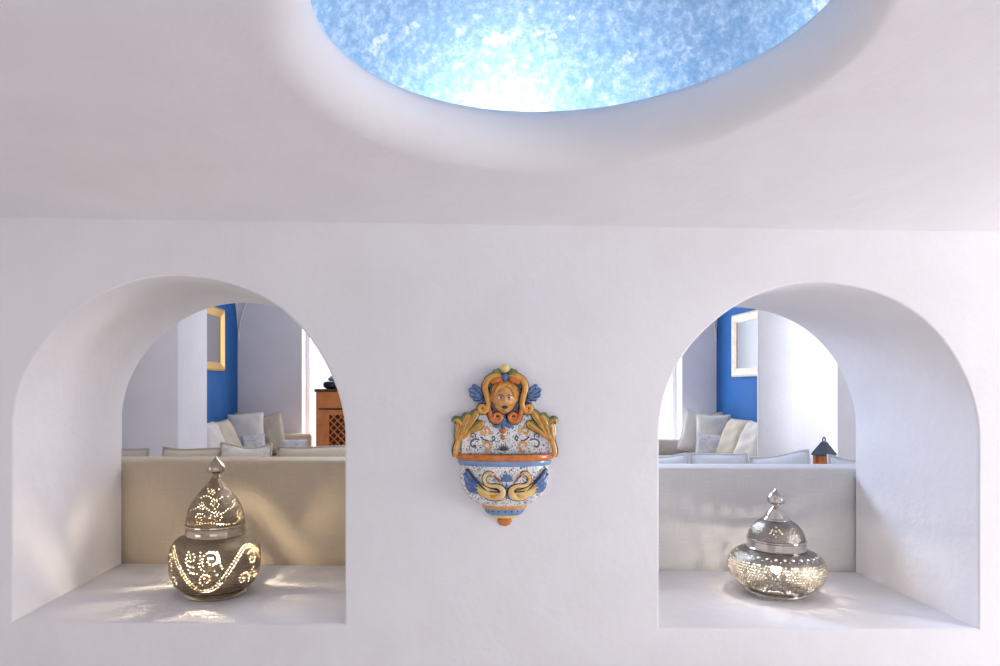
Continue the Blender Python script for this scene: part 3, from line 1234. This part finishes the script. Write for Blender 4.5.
def holes_left_dome(P, q):
    L = q[-1]
    hr, pit = .0024, .0094
    out = []
    n = 4

    def put(flat):
        for (u, s, r) in flat:
            if .008 < s < L - .035:
                rad = float(np.interp(s, q, P[:, 0]))
                out.append((u, s, r))
    for k in range(n):
        a = 2 * PI * k / n
        # u here is an angle; scale the drawing by the local radius
        def draw(pts, s_ref):
            rad = float(np.interp(s_ref, q, P[:, 0]))
            return [(a + p[0] / rad, p[1]) for p in pts]

        def dd(pts, s_ref, rr=hr):
            rad = float(np.interp(s_ref, q, P[:, 0]))
            put([(a + u / rad, s, r) for (u, s, r) in dots(pts, pit, rr)])
        dd(spiral(.026, .036, .004, .022, 1.0, 1.35), .036)
        dd(spiral(-.030, .032, .004, .019, 2.4, -1.3), .032)
        dd(spiral(.012, .082, .003, .018, .2, -1.25), .08)
        dd(spiral(-.026, .078, .003, .015, 4.0, 1.2), .08)
        dd(spiral(.0, .124, .003, .013, 1.5, 1.2), .12)
        dd([(-.066 + .132 * i / 30, .010 + .010 * (1 - math.cos(2 * PI * i / 30)) * .5) for i in range(31)], .02)
        dd([(-.06 + .12 * i / 30, .060 + .014 * math.sin(2 * PI * i / 30)) for i in range(31)], .06)
        dd([(-.036 + .072 * i / 20, .104 + .008 * math.sin(2 * PI * i / 20)) for i in range(21)], .104)
        dd([(-.016 + .004 * math.sin(i), .138 + .006 * i) for i in range(5)], .14)
        dd([(.016, .136), (.012, .15), (.004, .162)], .15)
    return out


def holes_right_body(P, q):
    L = q[-1]
    out = []
    hr = .0031
    # dense scale-like field of dots with leaf-shaped veins left solid
    R = .160
    row = 0
    s = .030
    while s < L * .70:
        rad = float(np.interp(s, q, P[:, 0]))
        n = int(2 * PI * .160 / .0104)
        for k in range(n):
            a = 2 * PI * (k + .5 * (row % 2)) / n
            u = (a * 8 / (2 * PI)) % 1.0 - .5
            v = (s - L * .42) / (L * .30)
            vein = abs(abs(u) - .34 * math.sqrt(max(0, 1 - v * v)))
            if vein < .030:
                continue
            jit = (.0004 * math.sin(17 * a + 3 * row), .0004 * math.cos(23 * a + row))
            out.append((a + jit[0] / rad, s + jit[1], hr * (0.88 + .16 * abs(math.sin(8 * a + row)))))
        s += .0090
        row += 1
    for k in range(30):
        out.append((2 * PI * k / 30, L * .815, .0052))
    for k in range(30):
        out.append((2 * PI * (k + .5) / 30, L * .765, .0022))
    return out


def holes_right_dome(P, q):
    L = q[-1]
    out = []
    for k in range(8):
        a = 2 * PI * k / 8
        def h(du, s, r):
            rad = float(np.interp(s, q, P[:, 0]))
            out.append((a + du / rad, s, r))
        if k % 2 == 0:
            for (du, s) in ((-.014, .040), (.014, .040), (-.019, .034), (.019, .034), (0, .022), (-.006, .03), (.006, .03), (-.011, .047), (.011, .047), (0, .042)):
                h(du, s, .0026)
            h(0, .058, .0030)
        else:
            for i in range(9):
                t = PI * i / 8
                h(.018 * math.cos(t), .026 + .026 * math.sin(t), .0019)
            for (du, s) in ((0, .028), (-.008, .030), (.008, .030), (0, .040)):
                h(du, s, .0026)
    for k in range(48):
        out.append((2 * PI * k / 48, .010, .0015))
    return out


def lamp(loc, label, facing, foot, body, band, dome, finial, hb, hd, m, mp, bulbm, bulbz, bulb_r, nfeet):
    root = empty('moroccan_lamp', loc, label, 'lamp', None, (0, 0, facing))
    mb = MB()
    mb.lathe(foot, 72)
    fo = mb.build('foot_ring', mp, root)
    for k in range(nfeet):
        a = 2 * PI * k / nfeet - PI / 2
        b = MB()
        b.ball((foot[1][0] * .9 * math.cos(a), foot[1][0] * .9 * math.sin(a), .0055), .0055, n=12, m=8)
        b.build('ball_foot', mp, fo)
    pierced(body, hb, 'pierced_body', m, root)
    mb = MB()
    mb.lathe(band, 96)
    mb.build('collar_band', mp, root)
    pierced(dome, hd, 'pierced_lid', m, root)
    mb = MB()
    P, q = resample(finial, .0015)
    mb.lathe([tuple(p) for p in P], 40)
    mb.build('finial', mp, root, angle=85)
    mb = MB()
    mb.lathe([(0, .012), (.02, .012), (.02, .016), (.010, .02), (.010, bulbz - bulb_r), (0, bulbz - bulb_r)], 20)
    sk = mb.build('bulb_holder', M_black, root)
    mb = MB()
    mb.ball((0, 0, bulbz), bulb_r, n=14, m=9)
    mb.build('bulb', bulbm, root)
    return root


SZL, SZR = Z(623, WY), Z(628.5, WY)
YL = 2.245
XLAMP = X(215.5, YL)
lamp((XLAMP, YL, SZL), 'warm antique-nickel lamp with onion dome pierced in dotted scrolls, in the left niche', math.atan2(-XLAMP, YL) - .24,
     [(.06, .001), (.098, .001), (.101, .006), (.096, .013), (.098, .017), (.092, .022), (.083, .024)],
     [(.092, .020), (.114, .028), (.134, .048), (.1445, .078), (.1475, .110), (.146, .142), (.138, .170), (.120, .190), (.097, .200)],
     [(.092, .198), (.098, .200), (.0985, .204), (.096, .207), (.096, .229), (.0985, .232), (.0975, .237), (.092, .238)],
     [(.0935, .235), (.094, .248), (.091, .270), (.083, .294), (.070, .316), (.053, .338), (.035, .359), (.021, .376), (.0125, .390)],
     [(.012, .388), (.0165, .392), (.011, .397), (.012, .400), (.020, .403), (.0275, .410), (.0305, .419), (.0285, .429), (.0215, .438), (.0135, .446), (.0075, .452), (.0035, .458), (.0012, .462)],
     holes_left_body, holes_left_dome, M_nickA, M_nickAp, M_bulbA, .125, .026, 0)

YR = 2.29
XRAMP = X(776, YR)
lamp((XRAMP, YR, SZR), 'silver squat lamp with flattened bowl densely pierced with dots, in the right niche', math.atan2(-XRAMP, YR),
     [(.06, .008), (.095, .008), (.099, .012), (.095, .020), (.090, .024)],
     [(.091, .021), (.118, .031), (.141, .050), (.152, .074), (.1545, .095), (.150, .117), (.136, .138), (.114, .151), (.090, .156)],
     [(.088, .154), (.094, .156), (.095, .160), (.092, .163), (.092, .184), (.095, .187), (.094, .191), (.088, .192)],
     [(.0895, .189), (.089, .199), (.084, .216), (.074, .233), (.060, .246), (.046, .254), (.036, .257)],
     [(.042, .252), (.044, .257), (.039, .261), (.036, .265), (.031, .274), (.024, .285), (.015, .296), (.010, .302), (.0115, .305), (.019, .308), (.026, .314), (.0285, .322), (.0270, .331), (.0210, .340), (.0135, .347), (.0075, .353), (.0035, .358), (.0012, .362)],
     holes_right_body, holes_right_dome, M_nickB, M_nickBp, M_bulbB, .088, .016, 3)


# ------------------------------------------------------------------ majolica wall font
U = 1 / 3.7 / (F / WY)          # metres per zoomed px
FX = 239.0


def fp(zx, zy, d=0.0): return ((zx - FX) * U, -d, (345 - zy) * U)


fx = X(440 + FX / 3.7, WY)
fz = Z(355 + 345 / 3.7, WY)
font = empty('wall_font', (fx, WY, fz), 'painted majolica wall font with cherub face and two swans, between the niches', 'wall font')

# back plate
half = [(165, 368), (160, 300), (152, 246), (142, 230), (118, 212), (100, 192), (92, 165), (86, 128), (66, 100), (36, 82), (0, 72)]
pts = [fp(FX - h[0], h[1]) for h in half] + [fp(FX + h[0], h[1]) for h in half[::-1][1:]]
mb = MB()
mb.slab([(p[0], p[2]) for p in pts][::-1], .002, -.014, 0, .03)


def mir(path): return [(2 * FX - p[0], p[1]) for p in path]


def zspiral(cx, cy, r0, r1, a0, turns, n=28):
    return spiral(cx, cy, r0, r1, a0, turns, n)


def zt(mb, path, r, d, mi=0, n=8, flat=(1, 1)):
    """tube along zoomed-px path; r in zoomed px, d depth in metres (scalar or list)"""
    if not hasattr(d, '__len__'):
        d = [d] * len(path)
    rr = [q * U for q in r] if hasattr(r, '__len__') else r * U
    mb.tube([fp(p[0], p[1], dd) for p, dd in zip(path, d)], rr, n, mi, flat=flat)


def cr(path, sub=5):
    """smooth a polyline"""
    P = [np.array(p, float) for p in path]
    out = []
    for i in range(len(P) - 1):
        p0, p1, p2, p3 = P[max(i - 1, 0)], P[i], P[i + 1], P[min(i + 2, len(P) - 1)]
        for t in np.linspace(0, 1, sub, endpoint=False):
            out.append(tuple(.5 * ((2 * p1) + (-p0 + p2) * t + (2 * p0 - 5 * p1 + 4 * p2 - p3) * t * t + (-p0 + 3 * p1 - 3 * p2 + p3) * t ** 3)))
    out.append(tuple(P[-1]))
    return out


def lerp_list(v, n):
    return list(np.interp(np.linspace(0, 1, n), np.linspace(0, 1, len(v)), v))


# painted scrolls on the plate (surface pattern, kept in its mesh)
for fl in (0, 1):
    g = mir if fl else (lambda p: p)
    zt(mb, g(zspiral(165, 282, 2, 20, 0, 1.1)), [6] * 15 + [5] * 14, .0155, 1, 6, (.3, 1))
    zt(mb, g(zspiral(168, 333, 3, 24, 2.2, .9)), 5, .0155, 1, 6, (.3, 1))
    zt(mb, g(zspiral(128, 330, 3, 24, .5, .8)), [3] * 29, .0155, 2, 6, (.3, 1))
    zt(mb, g(zspiral(120, 298, 2, 12, .5, 1.0)), 2.5, .0155, 2, 6, (.3, 1))
    zt(mb, g(zspiral(195, 305, 2, 9, 2, 1.0)), 2.5, .0155, 2, 6, (.3, 1))
    zt(mb, g([(150, 300), (162, 312), (180, 316)]), 3, .0155, 2, 6, (.3, 1))
for k in range(-3, 4):
    a = k * .42
    zt(mb, [(233, 352), (233 + 12 * math.sin(a), 352 - 12 * math.cos(a)), (233 + 24 * math.sin(a), 350 - 22 * math.cos(a))], [1.5, 3.2, 1.2], .0155, 2, 6, (.4, 1))
mb.build('back_plate', [C_maj, C_yell, C_navy], font)

# beads hanging down the middle of the plate
mb = MB()
mb.ball(fp(231, 278, .016), (13 * U, 8 * U, 12 * U))
mb.build('bead', C_oran, font)
mb = MB()
mb.ball(fp(232, 303, .016), (9 * U, 6 * U, 9 * U))
mb.build('bead', C_oran, font)

# dark backing behind the mask, keyhole shape
mb = MB()
kp = [(FX + 62 * math.cos(a), 150 - 78 * math.sin(a)) for a in [2 * PI * i / 32 for i in range(32)]]
mb.slab([(fp(*p)[0], fp(*p)[2]) for p in kp], -.010, -.020, 0, .05)
mb.build('mask_backing', C_navy, font)


def mask():
    """cherub mask: one continuous face sculpted from a sphere"""
    mb = MB()
    c = fp(236, 158, .018)
    nu, nv = 56, 44
    vs = []
    W, H, D = 45 * U, 58 * U, 40 * U

    def g(x, z, cx, cz, sx, sz): return math.exp(-((x - cx) / sx) ** 2 - ((z - cz) / sz) ** 2)
    for j in range(nv + 1):
        ph = PI * j / nv
        for i in range(nu):
            a = 2 * PI * i / nu
            x = math.sin(ph) * math.cos(a)
            y = math.sin(ph) * math.sin(a)
            z = math.cos(ph)
            wx = 1.0 - .12 * max(0, -z) ** 1.4 + .05 * g(abs(x), z, .8, -.25, .4, .3)
            d = 1.0
            if y < 0:
                d += .30 * g(x, z, 0, -.12, .12, .20)          # nose
                d += .14 * g(x, z, 0, -.22, .20, .08)
                d += .20 * g(abs(x), z, .45, -.28, .26, .22)   # cheeks
                d -= .20 * g(abs(x), z, .34, .04, .17, .11)    # eye sockets
                d += .12 * g(abs(x), z, .34, .24, .26, .09)    # brows
                d -= .22 * g(x, z, 0, -.56, .22, .09)          # open mouth
                d += .13 * g(x, z, 0, -.44, .24, .05)          # upper lip
                d += .13 * g(x, z, 0, -.69, .20, .06)          # lower lip
                d += .16 * g(x, z, 0, -.86, .22, .10)          # chin
            vs.append((c[0] + W * x * wx, c[1] + D * y * d, c[2] + H * z))
    fs = []
    for j in range(nv):
        for i in range(nu):
            fs.append((j * nu + i, (j + 1) * nu + i, (j + 1) * nu + (i + 1) % nu, j * nu + (i + 1) % nu))
    mb.add(vs, fs)
    o = mb.build('mask', C_skin, font, angle=80)
    fy = c[1]
    for s in (-1, 1):
        e = MB()
        e.ball((c[0] + s * .34 * W, fy - D * .80, c[2] + .03 * H), (10 * U, 7 * U, 7 * U), 0)
        e.ball((c[0] + s * .33 * W, fy - D * .80 - 5.2 * U, c[2] + .03 * H), (4.2 * U, 3 * U, 4.4 * U), 1, 10, 8)
        e.build('eye', [C_white, C_navy], o)
        b = MB()
        b.tube([(c[0] + s * .14 * W, fy - D * 1.02, c[2] + .13 * H), (c[0] + s * .34 * W, fy - D * 1.02, c[2] + .22 * H), (c[0] + s * .56 * W, fy - D * .86, c[2] + .14 * H)], [2 * U, 2.6 * U, 1.6 * U], 8)
        b.build('eyebrow', C_rust, o)
        r = MB()
        r.ball((c[0] + s * 1.0 * W, fy - .1 * D, c[2] - .05 * H), (6 * U, 8 * U, 13 * U))
        r.build('ear', C_skin, o)
    mth = MB()
    mth.ball((c[0], fy - D * .80, c[2] - .565 * H), (12 * U, 4.5 * U, 7 * U))
    mth.build('mouth', C_navy, o)
    hr = MB()
    rr = random.Random(5)
    for k in range(26):
        a = PI * (.02 + .96 * k / 25)
        for ring in (0, 1):
            rad = 1.0 - .22 * ring
            x = math.cos(a) * rad
            z = .10 + math.sin(a) * (.93 - .2 * ring)
            y = -math.sqrt(max(0, 1 - min(1, x * x + z * z))) * .9 - .15
            hr.ball((c[0] + W * x * 1.02, fy + D * y, c[2] + H * z), rr.uniform(6, 8.5) * U, 0, 8, 6)
    hr.build('hair', C_yell, o)


mask()

# scroll frame round the mask
for fl in (0, 1):
    g = mir if fl else (lambda p: p)
    path = [(222, 86), (208, 80), (192, 82), (177, 92), (167, 108), (165, 124), (170, 142), (175, 160), (178, 178), (174, 196)]
    path += zspiral(156, 196, 17, 4, 0, 1.35, 26)
    mb = MB()
    n = len(path)
    rad = [13, 15, 14, 13, 12, 12, 11.5, 11, 10.5, 10] + [9.5 - 4 * i / 26 for i in range(27)]
    zt(mb, g(path), [r + 3.5 for r in rad], .0165, 1, 10)
    zt(mb, g(path), rad, [.022 + .004 * min(1, i / 10) for i in range(n)], 0, 10)
    mb.build('side_scroll', [C_yell, C_navy], font, angle=80)
    path = [(178, 186), (180, 202), (184, 218), (186, 228)] + zspiral(208, 228, 21, 4, PI, -1.5, 30)
    mb = MB()
    zt(mb, g(path), [7, 8, 9, 9.5] + [9.5 - 4.4 * i / 30 for i in range(31)], .025, 0, 10)
    zt(mb, g(path), [11, 12, 13, 13] + [13 - 4.4 * i / 30 for i in range(31)], .0165, 1, 10)
    mb.build('lower_scroll', [C_oran, C_navy], font, angle=80)
    # rounded shoulders at the head of the frame
    mb = MB()
    zt(mb, g([(224, 88), (214, 92), (200, 96), (188, 104)]), [9, 12, 11, 7], .030, 0, 10)
    mb.build('shoulder_curl', C_oran, font)
    # blue shell wing
    mb = MB()
    for k, (ex, ey, w) in enumerate(((118, 112, 11), (106, 126, 12), (108, 144, 12), (120, 160, 11), (140, 174, 9))):
        zt(mb, g([(166, 150 + k * 3), ((166 + ex) / 2, (150 + k * 3 + ey) / 2), (ex + 5, ey + 2), (ex, ey)]), [4, w, w * .9, 3], .014 + .001 * k, 0, 8, (.7, 1))
        zt(mb, g([(160, 150 + k * 3 + 6), ((166 + ex) / 2, (150 + k * 3 + ey) / 2 + 8), (ex + 6, ey + 9)]), [1.5, 2.4, 1.6], .019 + .001 * k, 1, 6)
    mb.build('shell_wing', [C_lblue, C_navy], font)
    # acanthus leaf: navy outline, green underleaf, yellow lobes on top
    mb = MB()
    lob = [((66, 336), (60, 300), (66, 268), (70, 250), (58, 240), (48, 250)),
           ((74, 310), (80, 276), (90, 246), (100, 226), (108, 216)),
           ((80, 300), (98, 268), (116, 238), (130, 216), (136, 200)),
           ((82, 304), (106, 282), (130, 266), (148, 252), (154, 240))]
    for k, p in enumerate(lob):
        q = cr(list(p), 4)
        nn = len(q)
        zt(mb, g(q), lerp_list([6, 10, 16, 20, 18, 7], nn), .0135, 2, 10, (.5, 1))
        zt(mb, g(q), lerp_list([5, 8, 13, 16.5, 15, 5], nn), .0165 + .0004 * k, 1, 10, (.5, 1))
        zt(mb, g([(x + 2, y + 4) for (x, y) in q]), lerp_list([4, 6, 9, 11.5, 10, 3], nn), .0205 + .0006 * k, 0, 10, (.6, 1))
        zt(mb, g([(x + 3, y + 6) for (x, y) in q[nn // 4: nn - 3]]), 1.5, .0265 + .0006 * k, 1, 6)
    zt(mb, g(cr([(60, 374), (58, 352), (66, 320), (82, 292)], 4)), 10, .020, 0, 10, (.6, 1))
    zt(mb, g(cr([(52, 374), (48, 350), (57, 318), (66, 290)], 4)), 5, .016, 2, 8)
    mb.ball(fp(*(g([(57, 247)])[0]), .021), (6 * U, 5 * U, 7 * U), 2, 10, 8)
    mb.build('acanthus_leaf', [C_yell, C_green, C_navy], font)
    # green leaf beside the crowning bud
    mb = MB()
    zt(mb, g([(226, 72), (212, 62), (202, 62), (190, 72)]), [5, 9, 9, 4], .020, 0, 8, (.7, 1))
    zt(mb, g([(224, 62), (214, 54), (206, 56)]), [4, 6, 3], .018, 0, 8, (.7, 1))
    mb.build('crown_leaf', C_green, font)
# crowning bud, blue bead, tulip below the mask
mb = MB()
mb.ball(fp(238, 50, .022), (17 * U, 13 * U, 17 * U))
mb.build('crown_bud', C_pale, font)
mb = MB()
mb.ball(fp(238, 76, .016), (27 * U, 9 * U, 22 * U), 1)
mb.ball(fp(239, 85, .026), (16 * U, 12 * U, 15 * U), 0)
mb.build('crown_bead', [C_lblue, C_navy], font)
mb = MB()
for s in (-1, 1):
    zt(mb, [(232, 226), (232 + s * 4, 242), (232 + s * 12, 256), (232 + s * 26, 264), (232 + s * 36, 262)], [4, 7, 8, 6, 3], .022, 0, 8)
zt(mb, [(232, 216), (232, 236), (232, 258), (232, 270)], [3, 6, 8, 3], .024, 0, 8)
mb.ball(fp(232, 222, .018), (14 * U, 8 * U, 20 * U), 1)
mb.build('tulip', [C_lblue, C_navy], font)

# basin: half bowl
RB = 172 * U
DS = 0.50
arc = (PI, 2 * PI)


def half_lathe(prof, mats_i=0):
    m_ = MB()
    m_.lathe([(r * U, (345 - zy) * U) for (r, zy) in prof], 56, mats_i, (0, 0, 0), arc, (1, DS))
    return m_


BD = [(166, 396), (167, 412), (167, 440), (164, 465), (156, 490), (142, 514), (122, 534), (98, 548), (78, 556)]
m_ = half_lathe([(0, 420), (150, 420)] + [(154, 396)] + BD + [(0, 556)])
basin = m_.build('basin', C_maj, font)
m_ = half_lathe([(150, 372), (160, 363), (170, 361), (178, 364), (181, 371), (180, 379), (174, 385), (166, 388), (150, 388), (150, 372)])
m_.build('basin_rim', C_oran, font)
m_ = half_lathe([(150, 386), (172, 386), (173, 392), (171, 400), (166, 405), (150, 405), (150, 386)])
m_.build('blue_band', C_band, font)
m_ = half_lathe([(0, 549), (80, 549), (83, 554), (82, 561), (76, 566), (0, 566)])
m_.build('foot_ring', C_yell, font)
m_ = half_lathe([(0, 565), (74, 565), (73, 574), (66, 584), (56, 590), (0, 590)])
for k in range(9):
    a = PI + PI * (k + .5) / 9
    m_.ball((70 * U * math.cos(a), 72 * U * DS * math.sin(a), (345 - 574) * U), (4 * U, 3 * U, 3 * U), 1, 8, 6)
m_.build('blue_foot_band', [C_band, C_navy], font)
m_ = half_lathe([(0, 589), (50, 589), (52, 594), (46, 600), (0, 602)])
m_.build('olive_foot_ring', C_pale, font)
m_ = half_lathe([(0, 600), (20, 601), (27, 608), (27, 616), (20, 627), (8, 632), (0, 633)])
m_.build('knob', C_oran, font)


def on_bowl(zx, zy, out=0.0):
    """point on the bowl's outer surface, out metres proud of it"""
    zs = [b[1] for b in BD]
    rs = [b[0] for b in BD]
    r = float(np.interp(zy, zs, rs)) * U + out
    x = (zx - FX) * U
    q = max(0.0, 1 - (x / r) ** 2)
    return (x, -r * DS * math.sqrt(q) - out * .4, (345 - zy) * U)


def bt(mb, path, rad, out, mi=0, n=10, flat=(1, 1)):
    # densify
    P = [path[0]]
    R = [rad[0]]
    for a, b, ra, rb in zip(path, path[1:], rad, rad[1:]):
        for i in range(1, 5):
            t = i / 4
            P.append((a[0] + (b[0] - a[0]) * t, a[1] + (b[1] - a[1]) * t))
            R.append(ra + (rb - ra) * t)
    mb.tube([on_bowl(p[0], p[1], out) for p in P], [r * U for r in R], n, mi, flat=flat)


def z2(p):
    """second zoom (7.4x, origin 450,440) to first-zoom px"""
    return ((450 + p[0] / 7.4 - 440) * 3.7, (440 + p[1] / 7.4 - 355) * 3.7)


CXZ = z2((408, 0))[0]


for fl in (0, 1):
    def g2(path):
        q = [z2(p) for p in path]
        return [(2 * CXZ - a, b) for (a, b) in q] if fl else q
    sw = MB()
    neck = cr([(305, 238), (280, 226), (255, 240), (244, 270), (256, 300), (290, 316), (330, 316), (365, 330), (378, 358), (362, 388), (325, 400), (280, 396), (250, 384)])
    bt(sw, g2(neck), lerp_list([6, 8, 7.5, 6.5, 6, 6.5, 7.5, 10, 13, 15, 14, 12, 5], len(neck)), .004, 0, 12, (.9, 1))
    bt(sw, g2(neck), [r + 2.5 for r in lerp_list([6, 8, 7.5, 6.5, 6, 6.5, 7.5, 10, 13, 15, 14, 12, 5], len(neck))], .0005, 1, 12, (.9, 1))
    bt(sw, g2([(290, 392), (318, 390), (345, 384)]), [7, 10, 6], .0075, 2, 10)
    swan = sw.build('swan', [C_swan, C_navy, C_yell], font, angle=80)
    bk = MB()
    bt(bk, g2(cr([(312, 240), (330, 258), (348, 280), (364, 296)])), lerp_list([4, 4.5, 3, 1.5], 16), .007, 0, 8)
    bk.build('beak', C_rust, swan)
    ey = MB()
    ey.ball(on_bowl(*g2([(292, 232)])[0], .012), 2.2 * U, 0, 8, 6)
    ey.build('eye', C_navy, swan)
    wg = MB()
    # blue outer feathers, yellow-green inner feathers, navy outline behind and along the upper edge
    for (a, b, c, w, mi) in (((206, 362), (150, 352), (118, 306), 8, 0), ((204, 342), (146, 322), (108, 268), 9, 0), ((200, 320), (142, 288), (106, 236), 9.5, 0),
                             ((204, 300), (152, 258), (122, 212), 9, 0),
                             ((300, 386), (240, 384), (196, 350), 8, 1), ((325, 376), (250, 366), (180, 318), 9, 1), ((345, 362), (270, 346), (176, 284), 8.5, 1)):
        p = cr([a, b, c])
        bt(wg, g2(p), lerp_list([w * .7 + 2, w + 2.5, w * .5 + 2], len(p)), .002, 2, 8, (.7, 1))
        bt(wg, g2(p), lerp_list([w * .7, w, w * .5], len(p)), .006, mi, 8, (.8, 1))
    p = cr([(372, 350), (320, 358), (250, 338), (180, 274), (150, 232), (128, 200), (108, 210)])
    bt(wg, g2(p), lerp_list([2.5, 3.5, 4, 4, 3.5, 3, 1.5], len(p)), .0085, 2, 8)
    wg.build('wing', [C_lblue, C_pale, C_navy], swan)
# palmette between the swans
mb = MB()
for k in range(-3, 4):
    a = k * .42
    L = 46 - 3 * abs(k)
    p = [(405, 282), (405 + L * .6 * math.sin(a) * 1.3, 282 - L * .6 * math.cos(a)), (405 + L * 1.35 * math.sin(a), 282 - L * 1.4 * math.cos(a) + 4 * abs(k))]
    q = [z2(x) for x in cr(p)]
    bt(mb, q, lerp_list([2, 4.6, 1.6], len(q)), .003, 0, 8, (.7, 1))
bt(mb, [z2((405, 296)), z2((405, 316)), z2((405, 336))], [2, 5, 2], .003, 1, 8)
bt(mb, [z2((408, 372)), z2((408, 392)), z2((408, 412))], [2, 4.5, 2], .003, 1, 8)
mb.build('palmette', [C_lblue, C_blue], font)

# ------------------------------------------------------------------ light
w = bpy.data.worlds.new('sky')
SC.world = w
w.use_nodes = True
bg = w.node_tree.nodes['Background']
bg.inputs['Color'].default_value = (0.95, 0.96, 1.0, 1)
bg.inputs['Strength'].default_value = 1.15


def area(name, loc, target, sx, sy, power, color):
    l = bpy.data.lights.new(name, 'AREA')
    l.shape = 'RECTANGLE'
    l.size, l.size_y = sx, sy
    l.energy = power
    l.color = color
    o = bpy.data.objects.new(name, l)
    COL.objects.link(o)
    o.location = loc
    d = Vector(target) - Vector(loc)
    o.rotation_euler = d.to_track_quat('-Z', 'Y').to_euler()
    return o


area('front_window_daylight_right', (3.42, .72, 1.10), (0, 1.3, 1.1), .85, .95, 34, (1.0, .975, .99))
area('front_window_daylight_left', (-3.02, .2, 1.08), (0, .9, 1.1), 1.5, 1.1, 4, (1.0, .92, .88))
area('far_window_daylight_left', ((W1[0] + W1[1]) / 2, YF + .35, 1.4), ((W1[0] + W1[1]) / 2, 3, 1.2), 1.4, 2.0, 34, (1.0, .97, .95))
area('far_window_daylight_right', ((W2[0] + W2[1]) / 2, YF + .35, 1.4), ((W2[0] + W2[1]) / 2, 3, 1.2), 1.4, 2.0, 46, (.88, .93, 1.0))
sw_ = area('side_window_daylight', (XR + .70, 4.85, 1.6), (XR + .15, 5.8, 1.5), .5, 1.6, 2.6, (.93, .96, 1.0))
sw_.data.spread = math.radians(60)
l1 = area('sitting_room_fill', (-.15, 4.2, 2.25), (1.25, 2.3, .9), .7, .7, 13, (.60, .74, 1.0))  # added bluish fill hidden behind the wall, brightens the right niche; no lamp object
l1.data.spread = math.radians(100)
l2 = area('sitting_room_fill', (.35, 4.2, 2.25), (-1.2, 2.3, .9), .7, .7, 4.5, (1.0, .94, .92))  # matching warm fill, added to brighten the left niche
l2.data.spread = math.radians(100)


def point(name, loc, power, color, r=.03):
    l = bpy.data.lights.new(name, 'POINT')
    l.energy = power
    l.color = color
    l.shadow_soft_size = r
    o = bpy.data.objects.new(name, l)
    COL.objects.link(o)
    o.location = loc
    return o


# cove lamps standing on the ledge behind the oculus rim
point('cove_lamp', (.160, OC[1] + .505, LZ + .012), 1.15, (.92, .96, 1.0), .03)
for k in range(8):
    a = PI / 2 + 2 * PI * (k + .5) / 8
    point('cove_strip', (OC[0] + .52 * math.cos(a), OC[1] + .52 * math.sin(a), LZ + .010), .28, (.92, .96, 1.0), .03)

# ------------------------------------------------------------------ camera
cd = bpy.data.cameras.new('camera')
cd.sensor_width = 36
cd.lens = 24
cd.shift_x = (500 - VX) / 1000
cd.shift_y = (VY - 333) / 1000
cd.clip_start = .02
co = bpy.data.objects.new('camera', cd)
COL.objects.link(co)
co.location = (0, 0, CZ)
co.rotation_euler = (PI / 2, 0, 0)
SC.camera = co

SC.view_settings.view_transform = 'Standard'
SC.view_settings.look = 'None'
SC.view_settings.gamma = 1
SC.view_settings.use_curve_mapping = False
SC.view_settings.exposure = 0.34
